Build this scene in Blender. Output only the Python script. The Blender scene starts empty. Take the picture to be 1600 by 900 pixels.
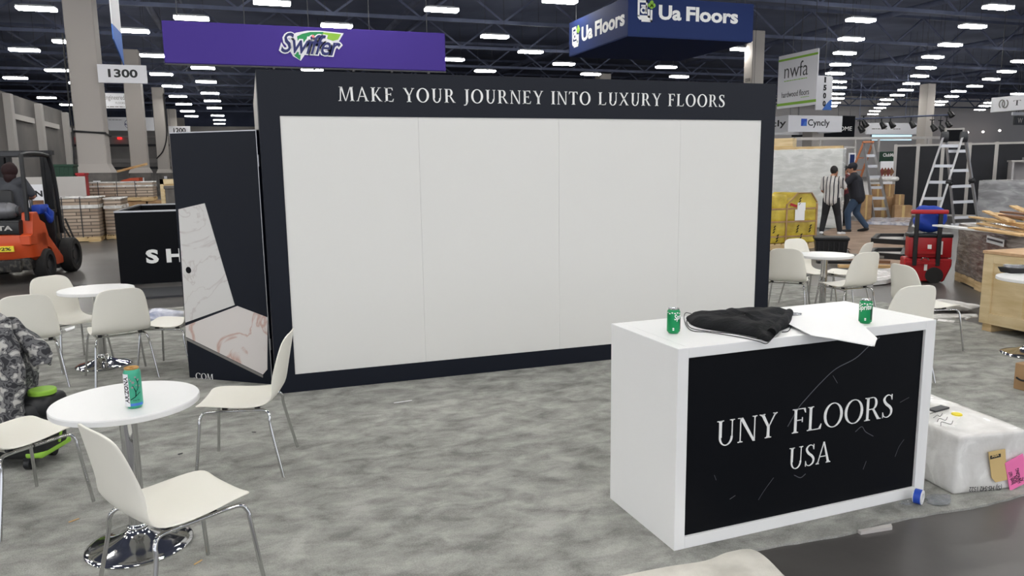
import bpy, bmesh, math, random
import numpy as np
from mathutils import Vector, Matrix
random.seed(7)
PI = math.pi
SC = bpy.context.scene
COL = SC.collection

# ------------------------------------------------------------------ camera, world, exposure
CAM_F, CAM_PITCH, CAM_ROLL, CAM_YAW, CAM_H = 1180.0, 0.15635, -0.01346, 0.32977, 1.7056
LAMP_STRENGTH = 66.0
EXPOSURE = -0.40
WORLD_STRENGTH = 2.25
LAMP_Z = 7.7
_s, _c = math.sin(CAM_YAW), math.cos(CAM_YAW)
FW = np.array([_s*math.cos(CAM_PITCH), _c*math.cos(CAM_PITCH), -math.sin(CAM_PITCH)])
_rt = np.array([_c, -_s, 0.0]); _up = np.cross(_rt, FW)
RT = math.cos(CAM_ROLL)*_rt + math.sin(CAM_ROLL)*_up
UP = -math.sin(CAM_ROLL)*_rt + math.cos(CAM_ROLL)*_up
EYE = np.array([0, 0, CAM_H])
camd = bpy.data.cameras.new('camera'); cam = bpy.data.objects.new('camera', camd); COL.objects.link(cam)
camd.sensor_width = 36.0; camd.lens = CAM_F/1600*36.0; camd.clip_end = 500; camd.clip_start = .05
M = Matrix(((RT[0], UP[0], -FW[0], 0), (RT[1], UP[1], -FW[1], 0), (RT[2], UP[2], -FW[2], CAM_H), (0, 0, 0, 1)))
cam.matrix_world = M
SC.camera = cam
w = bpy.data.worlds.new('hall_air'); SC.world = w; w.use_nodes = True
w.node_tree.nodes['Background'].inputs[0].default_value = (.80, .84, .92, 1)
w.node_tree.nodes['Background'].inputs[1].default_value = WORLD_STRENGTH
SC.view_settings.view_transform = 'Standard'; SC.view_settings.look = 'None'
SC.view_settings.exposure = EXPOSURE; SC.view_settings.gamma = 1.0
SC.view_settings.use_curve_mapping = False

# surveying helpers: a photo pixel to a point of the place
def ray(px, py): return FW + RT*((px-800)/CAM_F) - UP*((py-450)/CAM_F)
def G(px, py, z=0.0):
    d = ray(px, py); return Vector(EYE + d*((z-CAM_H)/d[2]))
def AT(px, py, Y):
    d = ray(px, py); return Vector(EYE + d*(Y/d[1]))
def PL(px, py, p0, n):
    d = Vector(ray(px, py)); e = Vector(EYE); n = Vector(n)
    return e + d*((Vector(p0)-e).dot(n)/d.dot(n))

# ------------------------------------------------------------------ materials
def lin(c):
    return tuple(((v/255)/12.92 if v/255 <= .04045 else ((v/255+.055)/1.055)**2.4) for v in c)
MATS = {}
def mat(name, rgb, rough=.5, metal=0.0, emit=0.0, spec=.5, coat=0.0, alpha=1.0):
    m = bpy.data.materials.new(name); m.use_nodes = True
    b = m.node_tree.nodes['Principled BSDF']; c = lin(rgb)
    b.inputs['Base Color'].default_value = (*c, 1); b.inputs['Roughness'].default_value = rough
    b.inputs['Metallic'].default_value = metal; b.inputs['Specular IOR Level'].default_value = spec
    b.inputs['Coat Weight'].default_value = coat
    if emit:
        b.inputs['Emission Color'].default_value = (*c, 1); b.inputs['Emission Strength'].default_value = emit
    MATS[name] = m; return m
def nt(m): return m.node_tree.nodes, m.node_tree.links, m.node_tree.nodes['Principled BSDF']
def vary(m, c1, c2, scale=5, detail=4, lo=.35, hi=.65, bump=0.0, bscale=None, stretch=(1, 1, 1), rough=None, distort=0.0, coords='Object'):
    """mottle the base colour between two colours and add a bump"""
    n, l, b = nt(m)
    tc = n.new('ShaderNodeTexCoord'); mp = n.new('ShaderNodeMapping'); mp.inputs['Scale'].default_value = stretch
    l.new(tc.outputs[coords], mp.inputs[0])
    t = n.new('ShaderNodeTexNoise'); t.inputs['Scale'].default_value = scale; t.inputs['Detail'].default_value = detail
    t.inputs['Distortion'].default_value = distort*.45
    l.new(mp.outputs[0], t.inputs['Vector'])
    r = n.new('ShaderNodeValToRGB'); r.color_ramp.elements[0].position = lo; r.color_ramp.elements[1].position = hi
    r.color_ramp.elements[0].color = (*lin(c1), 1); r.color_ramp.elements[1].color = (*lin(c2), 1)
    l.new(t.outputs['Fac'], r.inputs[0]); l.new(r.outputs[0], b.inputs['Base Color'])
    if bump:
        t2 = n.new('ShaderNodeTexNoise'); t2.inputs['Scale'].default_value = bscale or scale; t2.inputs['Detail'].default_value = 4
        l.new(mp.outputs[0], t2.inputs['Vector'])
        bp = n.new('ShaderNodeBump'); bp.inputs['Strength'].default_value = bump; bp.inputs['Distance'].default_value = .02
        l.new(t2.outputs['Fac'], bp.inputs['Height']); l.new(bp.outputs[0], b.inputs['Normal'])
    if rough:
        mr = n.new('ShaderNodeMapRange'); mr.inputs['To Min'].default_value = rough[0]; mr.inputs['To Max'].default_value = rough[1]
        l.new(t.outputs['Fac'], mr.inputs[0]); l.new(mr.outputs[0], b.inputs['Roughness'])
    return m

mat('white_laminate', (236, 236, 235), .35)
mat('white_panel', (222, 221, 217), .5)
mat('chair_plastic', (236, 233, 222), .38)
mat('table_top', (230, 230, 229), .35)
mat('chrome', (200, 200, 200), .08, 1.0)
mat('steel', (170, 168, 165), .22, 1.0)
mat('navy_print', (10, 16, 29), .48, spec=.27)
mat('ink_black', (4, 6, 12), .5, spec=.14)
mat('letter_white', (240, 240, 238), .5)
mat('black_plastic', (20, 21, 24), .45)
mat('dark_grey', (52, 53, 57), .5)
mat('vein_grey', (84, 86, 92), .5)
mat('mid_grey', (128, 125, 121), .6)
mat('light_grey', (186, 182, 178), .6)
mat('column_grey', (172, 166, 160), .65)
mat('lamp_glass', (255, 253, 248), .4, emit=LAMP_STRENGTH)
mat('lamp_housing', (200, 202, 205), .5)
mat('sign_white', (232, 232, 236), .55)
mat('sign_black', (22, 23, 26), .55)
mat('purple', (70, 52, 138), .7, spec=.2)
mat('sign_navy', (34, 50, 98), .7, spec=.2)
mat('sign_blue', (24, 60, 128), .6)
mat('logo_navy', (28, 36, 98), .6)
mat('logo_green', (24, 140, 78), .6)
mat('logo_lime', (140, 190, 60), .6)
mat('logo_blue', (70, 120, 205), .6)
mat('logo_pink', (235, 130, 140), .6)
mat('can_green', (16, 142, 84), .28, .35)
mat('tea_green', (64, 168, 136), .3, .1)
mat('can_silver', (205, 206, 205), .22, 1.0)
mat('can_gold', (206, 168, 108), .3, .8)
mat('blossom', (168, 140, 150), .5)
mat('truck_orange', (206, 80, 38), .4)
mat('rubber', (34, 33, 33), .75)
mat('tank_grey', (118, 118, 122), .35, .5)
mat('blue_cloth', (28, 66, 170), .6)
mat('tool_red', (172, 22, 32), .4)
mat('tan_label', (206, 178, 122), .7)
mat('pink_paper', (240, 120, 176), .7)
mat('yellow_mark', (240, 220, 60), .7)
mat('lime', (142, 190, 62), .6)
mat('alu', (190, 190, 192), .3, .85)
mat('fibre_orange', (196, 124, 84), .5)
mat('cabinet_grey', (176, 172, 172), .55)
mat('paper', (240, 240, 240), .6)
mat('skin', (176, 126, 100), .55)
mat('hair_dark', (22, 17, 16), .6)
mat('hair_red', (46, 20, 22), .7)
mat('shirt_black', (26, 27, 36), .8)
mat('shirt_grey', (70, 72, 78), .8)
mat('shirt_maroon', (92, 34, 40), .8)
mat('trousers_black', (28, 28, 32), .8)
mat('jeans', (48, 68, 92), .8)
mat('shoe_black', (20, 20, 22), .5)
mat('shoe_white', (225, 225, 225), .5)
mat('screen', (190, 226, 240), .4, emit=1.6)
mat('red_lamp', (255, 40, 40), .4, emit=2.5)
mat('spot_glow', (255, 240, 235), .4, emit=10)
mat('green_board', (22, 62, 44), .6)
mat('diamond_red', (120, 50, 46), .6)
mat('tape_blue', (38, 80, 190), .4)

m = mat('carpet', (140, 140, 137), .95, spec=.1)
n, l, b = nt(m)
tc = n.new('ShaderNodeTexCoord')
mp = n.new('ShaderNodeMapping'); mp.inputs['Scale'].default_value = (1.0, 1.5, 1); mp.inputs['Rotation'].default_value = (0, 0, .35)
l.new(tc.outputs['Object'], mp.inputs[0])
t1 = n.new('ShaderNodeTexNoise'); t1.inputs['Scale'].default_value = 5.0; t1.inputs['Detail'].default_value = 5; t1.inputs['Roughness'].default_value = .62; t1.inputs['Distortion'].default_value = .35
t2 = n.new('ShaderNodeTexNoise'); t2.inputs['Scale'].default_value = 150; t2.inputs['Detail'].default_value = 2
t3 = n.new('ShaderNodeTexNoise'); t3.inputs['Scale'].default_value = .7; t3.inputs['Detail'].default_value = 2
for t in (t1, t3): l.new(mp.outputs[0], t.inputs['Vector'])
l.new(tc.outputs['Object'], t2.inputs['Vector'])
a1 = n.new('ShaderNodeMath'); a1.operation = 'MULTIPLY_ADD'; a1.inputs[1].default_value = .34; l.new(t2.outputs['Fac'], a1.inputs[0]); l.new(t1.outputs['Fac'], a1.inputs[2])
a2 = n.new('ShaderNodeMath'); a2.operation = 'MULTIPLY_ADD'; a2.inputs[1].default_value = .30; l.new(t3.outputs['Fac'], a2.inputs[0]); l.new(a1.outputs[0], a2.inputs[2])
r = n.new('ShaderNodeValToRGB'); r.color_ramp.elements[0].position = .62; r.color_ramp.elements[1].position = 1.0
r.color_ramp.elements[0].color = (*lin((120, 120, 116)), 1); r.color_ramp.elements[1].color = (*lin((174, 174, 168)), 1)
l.new(a2.outputs[0], r.inputs[0]); l.new(r.outputs[0], b.inputs['Base Color'])
wv = n.new('ShaderNodeTexWave'); wv.inputs['Scale'].default_value = 1.1; wv.inputs['Distortion'].default_value = 7; wv.inputs['Detail'].default_value = 2; wv.bands_direction = 'Y'
l.new(tc.outputs['Object'], wv.inputs['Vector'])
a3 = n.new('ShaderNodeMath'); a3.operation = 'MULTIPLY_ADD'; a3.inputs[1].default_value = .35; l.new(wv.outputs['Fac'], a3.inputs[0]); l.new(a1.outputs[0], a3.inputs[2])
bp = n.new('ShaderNodeBump'); bp.inputs['Strength'].default_value = .45; bp.inputs['Distance'].default_value = .03
l.new(a3.outputs[0], bp.inputs['Height']); l.new(bp.outputs[0], b.inputs['Normal'])

vary(mat('concrete', (84, 84, 86), .4, spec=.3), (66, 64, 63), (106, 103, 100), .55, 6, .3, .7, .04, 8, rough=(.18, .5))
vary(mat('ceiling_dark', (94, 102, 128), .9), (84, 92, 118), (104, 112, 138), .3, 3)
vary(mat('truss_dark', (86, 93, 116), .8), (78, 85, 108), (94, 101, 124), 1.2, 3)
vary(mat('hall_wall', (168, 164, 160), .8), (156, 152, 148), (176, 171, 167), .4, 3)
vary(mat('hall_wall_dark', (112, 108, 106), .8), (100, 97, 96), (120, 116, 113), .4, 3)
vary(mat('plinth', (98, 95, 92), .8), (84, 82, 80), (112, 108, 104), 2, 3)
def wrap_mat(name, c1, c2, scale, rough=(.12, .4), bump=.5, stretch=(1, 1, 1)):
    return vary(mat(name, c1, .25), c1, c2, scale, 5, .38, .62, bump, scale*1.6, stretch, rough, distort=1.4)
wrap_mat('wrap_white', (206, 204, 200), (232, 231, 228), 5)
wrap_mat('wrap_panel', (204, 206, 202), (222, 223, 220), 2.5, bump=.5, stretch=(1, 1, 2.5))
wrap_mat('wrap_brown', (96, 85, 76), (150, 140, 132), 3.4, (.08, .3), 1.3, (1, 1, 5))
wrap_mat('wrap_grey', (138, 138, 140), (176, 176, 178), 2, stretch=(1, 1, 3))
wrap_mat('film', (200, 204, 210), (244, 246, 250), 14, (.05, .2), 1.0)
wrap_mat('film_blue', (160, 166, 190), (226, 228, 236), 6, (.05, .25), .8)
vary(mat('wood_pale', (208, 180, 132), .7), (190, 160, 112), (222, 196, 150), 3, 4, stretch=(1, 1, 8))
vary(mat('crate_wood', (214, 192, 148), .7), (204, 180, 134), (224, 204, 164), 2.2, 4, stretch=(1, 1, 6))
vary(mat('crate_lid', (196, 160, 120), .7), (186, 148, 108), (206, 172, 134), 2.5, 4, stretch=(5, 1, 1))
vary(mat('plank_wood', (200, 164, 110), .7), (180, 140, 88), (222, 188, 134), 3, 4, stretch=(1, 8, 8))
vary(mat('plank_dark', (120, 84, 58), .7), (100, 68, 46), (140, 100, 70), 3, 4, stretch=(1, 8, 8))
vary(mat('cardboard', (168, 134, 96), .8), (156, 122, 86), (178, 144, 106), 4, 3)
vary(mat('yellow_wrap', (196, 170, 44), .35), (164, 140, 34), (216, 192, 70), 3, 4, bump=.4, bscale=9)
vary(mat('cream_mat', (214, 210, 200), .95), (196, 192, 182), (226, 222, 212), 5, 5, bump=.3, bscale=160)
vary(mat('bag_cloth', (14, 15, 18), .8, spec=.2), (11, 12, 14), (22, 23, 27), 6, 4, bump=.6, bscale=14)
vary(mat('floor_ply', (150, 126, 108), .7), (134, 112, 96), (164, 140, 120), 2, 4)
vary(mat('back_panel', (14, 16, 24), .6), (12, 14, 22), (20, 22, 31), 2, 3)
vary(mat('grimy_black', (40, 38, 36), .7), (22, 21, 21), (110, 104, 96), 9, 5, .5, .75)
def marble(name, base, v1, scale, pos=(.47, .5, .53), rough=.35):
    m = mat(name, base, rough); n, l, b = nt(m)
    tc = n.new('ShaderNodeTexCoord'); t = n.new('ShaderNodeTexNoise'); t.inputs['Scale'].default_value = scale; t.inputs['Detail'].default_value = 6; t.inputs['Distortion'].default_value = 1.0
    l.new(tc.outputs['Object'], t.inputs['Vector'])
    r = n.new('ShaderNodeValToRGB'); e = r.color_ramp.elements
    e[0].position = pos[0]; e[0].color = (*lin(base), 1); e[1].position = pos[2]; e[1].color = (*lin(base), 1)
    k = e.new(pos[1]); k.color = (*lin(v1), 1)
    l.new(t.outputs['Fac'], r.inputs[0]); l.new(r.outputs[0], b.inputs['Base Color']); return m
marble('marble_cool', (212, 210, 207), (196, 190, 187), 1.9, (.488, .5, .512))
marble('marble_warm', (220, 214, 210), (198, 164, 152), 2.3, (.468, .5, .532))
def camo(name):
    m = mat(name, (120, 120, 122), .9); n, l, b = nt(m)
    tc = n.new('ShaderNodeTexCoord'); t = n.new('ShaderNodeTexNoise'); t.inputs['Scale'].default_value = 22; t.inputs['Detail'].default_value = 1.5; t.inputs['Distortion'].default_value = .15
    l.new(tc.outputs['Object'], t.inputs['Vector'])
    r = n.new('ShaderNodeValToRGB'); r.color_ramp.interpolation = 'CONSTANT'; e = r.color_ramp.elements
    e[0].position = 0; e[0].color = (*lin((44, 44, 48)), 1); e[1].position = .62; e[1].color = (*lin((178, 176, 172)), 1)
    for p, c in ((.42, (96, 96, 98)), (.5, (62, 62, 66)), (.55, (132, 131, 130))):
        k = e.new(p); k.color = (*lin(c), 1)
    l.new(t.outputs['Fac'], r.inputs[0]); l.new(r.outputs[0], b.inputs['Base Color']); return m
camo('camo_cloth')
def striped(name):
    m = mat(name, (200, 198, 196), .8); n, l, b = nt(m)
    tc = n.new('ShaderNodeTexCoord'); sx = n.new('ShaderNodeSeparateXYZ'); l.new(tc.outputs['Object'], sx.inputs[0])
    mm = n.new('ShaderNodeMath'); mm.operation = 'MULTIPLY'; mm.inputs[1].default_value = 11.0; l.new(sx.outputs[0], mm.inputs[0])
    fr = n.new('ShaderNodeMath'); fr.operation = 'FRACT'; l.new(mm.outputs[0], fr.inputs[0])
    r = n.new('ShaderNodeValToRGB'); r.color_ramp.interpolation = 'CONSTANT'; e = r.color_ramp.elements
    e[0].color = (*lin((198, 194, 190)), 1); e[1].position = .72; e[1].color = (*lin((34, 34, 46)), 1)
    l.new(fr.outputs[0], r.inputs[0]); l.new(r.outputs[0], b.inputs['Base Color']); return m
striped('shirt_striped')
def brickload(name):
    m = mat(name, (168, 150, 130), .35); n, l, b = nt(m)
    tc = n.new('ShaderNodeTexCoord'); sx = n.new('ShaderNodeSeparateXYZ'); l.new(tc.outputs['Object'], sx.inputs[0])
    ad = n.new('ShaderNodeMath'); l.new(sx.outputs[0], ad.inputs[0]); l.new(sx.outputs[1], ad.inputs[1])
    cb = n.new('ShaderNodeCombineXYZ'); l.new(ad.outputs[0], cb.inputs[0]); l.new(sx.outputs[2], cb.inputs[1])
    k = n.new('ShaderNodeTexBrick'); k.inputs['Scale'].default_value = 1; k.inputs['Brick Width'].default_value = .62; k.inputs['Row Height'].default_value = .085
    k.inputs['Mortar Size'].default_value = .012; k.inputs['Color1'].default_value = (*lin((196, 178, 158)), 1); k.inputs['Color2'].default_value = (*lin((150, 130, 112)), 1)
    k.inputs['Mortar'].default_value = (*lin((96, 84, 74)), 1)
    l.new(cb.outputs[0], k.inputs['Vector']); l.new(k.outputs['Color'], b.inputs['Base Color'])
    t = n.new('ShaderNodeTexNoise'); t.inputs['Scale'].default_value = 5; l.new(tc.outputs['Object'], t.inputs['Vector'])
    bp = n.new('ShaderNodeBump'); bp.inputs['Strength'].default_value = .5; l.new(t.outputs['Fac'], bp.inputs['Height']); l.new(bp.outputs[0], b.inputs['Normal'])
    return m
brickload('stacked_flooring')

# ------------------------------------------------------------------ mesh helpers
class MB:
    def __init__(s): s.bm = bmesh.new(); s.cuts = []
    def _xf(s, geom, mtx): bmesh.ops.transform(s.bm, matrix=mtx, verts=geom)
    def box(s, c, d, rot=None, bevel=0.0, seg=2):
        r = bmesh.ops.create_cube(s.bm, size=1)
        vs = r['verts']
        bmesh.ops.scale(s.bm, vec=Vector(d), verts=vs)
        if bevel:
            es = list({e for v in vs for e in v.link_edges})
            rr = bmesh.ops.bevel(s.bm, geom=es, offset=bevel, segments=seg, affect='EDGES', profile=.5)
            vs = list({v for f in rr['faces'] for v in f.verts} | {v for v in vs if v.is_valid})
        mt = Matrix.Translation(Vector(c))
        if rot is not None: mt = mt @ (rot if isinstance(rot, Matrix) else Matrix.Rotation(rot, 4, 'Z'))
        s._xf(vs, mt); return s
    def mm(s, a, b, bevel=0.0, seg=2):
        a, b = Vector(a), Vector(b); return s.box((a+b)/2, [abs(x) for x in (b-a)], None, bevel, seg)
    def bar(s, p0, p1, wx, wy, roll=0.0, bevel=0.0):
        p0, p1 = Vector(p0), Vector(p1); d = p1-p0
        q = d.to_track_quat('Z', 'Y').to_matrix().to_4x4() @ Matrix.Rotation(roll, 4, 'Z')
        return s.box((p0+p1)/2, (wx, wy, d.length), q, bevel)
    def cyl(s, p0, p1, r0, r1=None, seg=24):
        p0, p1 = Vector(p0), Vector(p1); d = p1-p0
        q = d.to_track_quat('Z', 'Y').to_matrix().to_4x4()
        bmesh.ops.create_cone(s.bm, cap_ends=True, segments=seg, radius1=r0, radius2=r0 if r1 is None else r1, depth=d.length, matrix=Matrix.Translation((p0+p1)/2) @ q); return s
    def ball(s, c, r, sub=2, sc=(1, 1, 1), rot=None):
        mt = Matrix.Translation(Vector(c)) @ (rot or Matrix()) @ Matrix.Diagonal((*sc, 1))
        bmesh.ops.create_icosphere(s.bm, subdivisions=sub, radius=r, matrix=mt); return s
    def cap(s, p0, p1, r0, r1=None, seg=12):
        r1 = r0 if r1 is None else r1
        if (Vector(p1)-Vector(p0)).length > 1e-4: s.cyl(p0, p1, r0, r1, seg)
        s.ball(p0, r0); s.ball(p1, r1); return s
    def tube(s, pts, r, seg=12, closed=False):
        pts = [Vector(p) for p in pts]; n = len(pts); rings = []; up = None
        for i, p in enumerate(pts):
            a = pts[(i-1) % n] if (closed or i) else p; b = pts[(i+1) % n] if (closed or i < n-1) else p
            t = (b-a).normalized()
            if up is None: up = t.orthogonal().normalized()
            up = (up - t*up.dot(t)).normalized(); v = t.cross(up)
            rr = r[i] if isinstance(r, (list, tuple)) else r
            rings.append([s.bm.verts.new(p+(up*math.cos(2*PI*k/seg)+v*math.sin(2*PI*k/seg))*rr) for k in range(seg)])
        for i in range(n if closed else n-1):
            A, B = rings[i], rings[(i+1) % n]
            for k in range(seg): s.bm.faces.new((A[k], A[(k+1) % seg], B[(k+1) % seg], B[k]))
        if not closed: s.bm.faces.new(rings[0][::-1]); s.bm.faces.new(rings[-1])
        return s
    def lathe(s, prof, seg=40, c=(0, 0, 0)):
        c = Vector(c); rings = []
        for r, z in prof:
            rings.append([s.bm.verts.new(c+Vector((r*math.cos(2*PI*k/seg), r*math.sin(2*PI*k/seg), z))) for k in range(seg)])
        for A, B in zip(rings, rings[1:]):
            for k in range(seg): s.bm.faces.new((A[k], A[(k+1) % seg], B[(k+1) % seg], B[k]))
        s.bm.faces.new(rings[0][::-1]); s.bm.faces.new(rings[-1]); return s
    def grid(s, rows, close_u=False):
        V = [[s.bm.verts.new(Vector(p)) for p in r] for r in rows]
        for A, B in zip(V, V[1:]):
            for k in range(len(A)-1): s.bm.faces.new((A[k], A[k+1], B[k+1], B[k]))
            if close_u: s.bm.faces.new((A[-1], A[0], B[0], B[-1]))
        return s
    def prism(s, poly, ax=(1, 0, 0), ay=(0, 0, 1), o=(0, 0, 0), depth=(0, 1, 0)):
        """2-D outline on the plane (ax, ay) through o, thickened along depth"""
        ax, ay, o, d = Vector(ax), Vector(ay), Vector(o), Vector(depth)
        A = [s.bm.verts.new(o+ax*x+ay*y) for x, y in poly]; B = [s.bm.verts.new(v.co+d) for v in A]
        s.bm.faces.new(A); s.bm.faces.new(B[::-1]); n = len(A)
        for k in range(n): s.bm.faces.new((A[k], B[k], B[(k+1) % n], A[(k+1) % n]))
        return s
    def build(s, name, m, parent=None, smooth=True, angle=35, fix=True, mods=None):
        if fix: bmesh.ops.recalc_face_normals(s.bm, faces=s.bm.faces[:])
        me = bpy.data.meshes.new(name); s.bm.to_mesh(me); s.bm.free()
        return link_mesh(name, me, m, parent, smooth, angle, mods)
def link_mesh(name, me, m, parent=None, smooth=True, angle=35, mods=None):
    o = bpy.data.objects.new(name, me); COL.objects.link(o)
    if mods:
        mods(o); dg = bpy.context.evaluated_depsgraph_get()
        me2 = bpy.data.meshes.new_from_object(o.evaluated_get(dg)); o.modifiers.clear(); old = o.data; o.data = me2; bpy.data.meshes.remove(old); me2.name = name; me = me2
    me.materials.clear(); me.materials.append(MATS[m])
    if smooth:
        me.polygons.foreach_set('use_smooth', [True]*len(me.polygons))
        if angle < 180: me.set_sharp_from_angle(angle=math.radians(angle))
    if parent: o.parent = parent
    return o
def tag(o, label=None, cat=None, group=None, kind=None):
    if label: o['label'] = label
    if cat: o['category'] = cat
    if group: o['group'] = group
    if kind: o['kind'] = kind
    return o
def thing(name, label, cat, loc=(0, 0, 0), rz=0.0, group=None, kind=None):
    o = bpy.data.objects.new(name, None); COL.objects.link(o); o.empty_display_size = .1
    o.location = loc; o.rotation_euler = (0, 0, rz); return tag(o, label, cat, group, kind)
KIDS = {}
def kids(o): return [c for c in bpy.data.objects if c.parent == o]
def dup(root, loc, rz, label, group=None):
    def rec(o, p):
        c = o.copy(); COL.objects.link(c); c.parent = p
        for ch in kids(o): rec(ch, c)
        return c
    r = rec(root, None); r.location = loc; r.rotation_euler = (0, 0, rz); r['label'] = label
    if group: r['group'] = group
    return r
def structure(o, label=None): o['kind'] = 'structure'; return tag(o, label) if label else o
def subd(lv=1, thick=0.0, off=0.0):
    def f(o):
        if thick:
            k = o.modifiers.new('s', 'SOLIDIFY'); k.thickness = thick; k.offset = off
        if lv:
            k = o.modifiers.new('u', 'SUBSURF'); k.levels = lv; k.render_levels = lv
    return f
def voxel(v, it=4):
    def f(o):
        k = o.modifiers.new('r', 'REMESH'); k.mode = 'VOXEL'; k.voxel_size = v; k.use_smooth_shade = True
        k = o.modifiers.new('m', 'SMOOTH'); k.iterations = it; k.factor = .5
    return f
def bez(p, n=8):
    """Catmull-Rom through points"""
    p = [Vector(q) for q in p]; P = [p[0]*2-p[1]]+p+[p[-1]*2-p[-2]]; out = []
    for i in range(1, len(P)-2):
        for k in range(n):
            t = k/n; a, b, c, d = P[i-1], P[i], P[i+1], P[i+2]
            out.append(.5*((2*b)+(c-a)*t+(2*a-5*b+4*c-d)*t*t+(3*b-a-3*c+d)*t**3))
    out.append(p[-1]); return out

# ------------------------------------------------------------------ lettering
def stroke(pts, ws):
    pts = [Vector((*p, 0)) for p in pts]; L, R = [], []
    for i, p in enumerate(pts):
        t = (pts[min(i+1, len(pts)-1)]-pts[max(i-1, 0)]).normalized(); nn = Vector((-t.y, t.x, 0)); wd = ws[i] if isinstance(ws, (list, tuple)) else ws
        L.append(p+nn*wd/2); R.append(p-nn*wd/2)
    return [[(L[i].x, L[i].y), (R[i].x, R[i].y), (R[i+1].x, R[i+1].y), (L[i+1].x, L[i+1].y)] for i in range(len(pts)-1)]
def rct(a, b, c, d): return [(a, b), (c, b), (c, d), (a, d)]
def ringp(cx, cy, rx, ry, ix, iy, a0=0, a1=360, n=28):
    out = []
    for k in range(n):
        u, v = (math.radians(a0+(a1-a0)*q/n) for q in (k, k+1))
        out.append([(cx+rx*math.cos(u), cy+ry*math.sin(u)), (cx+rx*math.cos(v), cy+ry*math.sin(v)), (cx+ix*math.cos(v), cy+iy*math.sin(v)), (cx+ix*math.cos(u), cy+iy*math.sin(u))])
    return out
def serif_glyph(ch, T=.115, t=.045):
    sh, se = .032, .075
    def foot(x, w_, y=0, l=se, r=se):  # serif at the bottom (y=0) or top (y=1) of a stem
        return [rct(x-l, 0, x+w_+r, sh)] + [[(x-l*.35, sh), (x, sh*2.6), (x, sh)], [(x+w_+r*.35, sh), (x+w_, sh), (x+w_, sh*2.6)]] if y == 0 else [rct(x-l, 1-sh, x+w_+r, 1)] + [[(x-l*.35, 1-sh), (x, 1-sh), (x, 1-sh*2.6)], [(x+w_+r*.35, 1-sh), (x+w_, 1-sh*2.6), (x+w_, 1-sh)]]
    def stem(x, w_=T): return [rct(x, 0, x+w_, 1)]+foot(x, w_)+foot(x, w_, 1)
    def dg(x0, x1, w_): return [[(x0, 0), (x0+w_, 0), (x1+w_, 1), (x1, 1)]]
    X = .09
    if ch == 'I': return stem(X), .30
    if ch == 'L': return stem(X)+[rct(X, 0, .58, t)]+[[(.58, 0), (.62, .22), (.595, .22), (.50, t), (.5, 0)]], .64
    if ch in 'EF':
        g = stem(X)+[rct(X, 1-t, .54, 1), [(.54, 1), (.56, .80), (.535, .80), (.46, 1-t)], rct(X, .50, .42, .50+t), rct(.41, .42, .44, .62)]
        if ch == 'E': g += [rct(X, 0, .57, t), [(.57, 0), (.61, .22), (.585, .22), (.49, t)]]
        return g, (.64 if ch == 'E' else .58)
    if ch == 'T': return [rct(.27, 0, .27+T, 1)]+foot(.27, T)+[rct(.02, 1-t, .635, 1), [(.02, 1), (.0, .79), (.025, .79), (.1, 1-t)], [(.635, 1), (.655, .79), (.63, .79), (.555, 1-t)]], .67
    if ch == 'A': return dg(.06, .345, t*1.1)+[[(.58, 0), (.58+T*1.05, 0), (.40, 1.02), (.335, 1.02)]]+[rct(.17, .32, .56, .32+t)]+foot(.05, t, 0, .05, .07)+foot(.57, T, 0, .06, .07), .78
    if ch == 'M': return dg(.09, .13, t*1.2)+[[(.42, 0), (.47, 0), (.255, 1), (.13, 1)]]+dg(.43, .73, t)+[[(.79, 0), (.79+T, 0), (.75+T, 1), (.75, 1)]]+foot(.08, t, 0)+foot(.79, T, 0)+[rct(.05, 1-sh, .22, 1), rct(.74, 1-sh, .93, 1)], 1.0
    if ch == 'N': return [rct(.11, 0, .11+t, 1), [(.62, -.02), (.71, -.02), (.21, 1), (.08, 1)], rct(.66, 0, .66+t, 1)]+foot(.11, t)+foot(.66, t, 1)+[rct(.02, 1-sh, .2, 1)], .80
    if ch == 'K': return stem(X)+[[(.2, .42), (.24, .38), (.60, 1), (.54, 1)], [(.26, .50), (.35, .56), (.69, 0), (.57, 0)]]+foot(.58, .09, 0, .05, .06)+foot(.53, .06, 1, .08, .08), .74
    if ch == 'Y': return [rct(.32, 0, .32+T, .48)]+foot(.32, T)+[[(.32, .46), (.32+T, .46), (.18, 1), (.06, 1)], [(.37, .44), (.32+T, .48), (.67, 1), (.62, 1)]]+foot(.07, .10, 1, .06, .06)+foot(.62, t, 1, .07, .06), .74
    if ch == 'X': return [[(.57, 0), (.70, 0), (.18, 1), (.05, 1)]]+dg(.05, .60, t*1.2)+foot(.58, .11, 0, .05, .05)+foot(.04, t, 0, .05, .08)+foot(.06, .11, 1, .05, .05)+foot(.59, t, 1, .07, .06), .76
    if ch == 'O': return ringp(.43, .5, .41, .525, .41-T*1.05, .525-t*1.0), .86
    if ch == 'C': return ringp(.43, .5, .41, .525, .41-T*1.05, .525-t, 42, 318)+[rct(.715, .72, .74, .97), rct(.715, .06, .735, .26)], .78
    if ch == 'U': return [rct(.12, .32, .12+T, 1), rct(.60, .32, .60+t, 1)]+foot(.12, T, 1)+foot(.60, t, 1)+ringp(.3825, .33, .2625, .355, .2625-T*.75, .355-t*1.1, 180, 360), .76
    if ch == 'J': return [rct(.16, .05, .16+T, 1)]+foot(.16, T, 1)+stroke([(.218, .1), (.20, -.05), (.14, -.15), (.04, -.18)], [T, .1, .07, .05])+[[(.0, -.16), (.05, -.10), (.09, -.15), (.04, -.21)]], .38
    if ch == 'R': return stem(X)+[rct(X+T-.01, 1-t, .36, 1), rct(X+T-.01, .46, .36, .46+t)]+ringp(.355, .73, .21, .27, .21-T*.95, .27-t, -90, 90)+[[(.33, .50), (.42, .50), (.72, .0), (.59, .0)], rct(.6, 0, .76, sh)], .74
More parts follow.
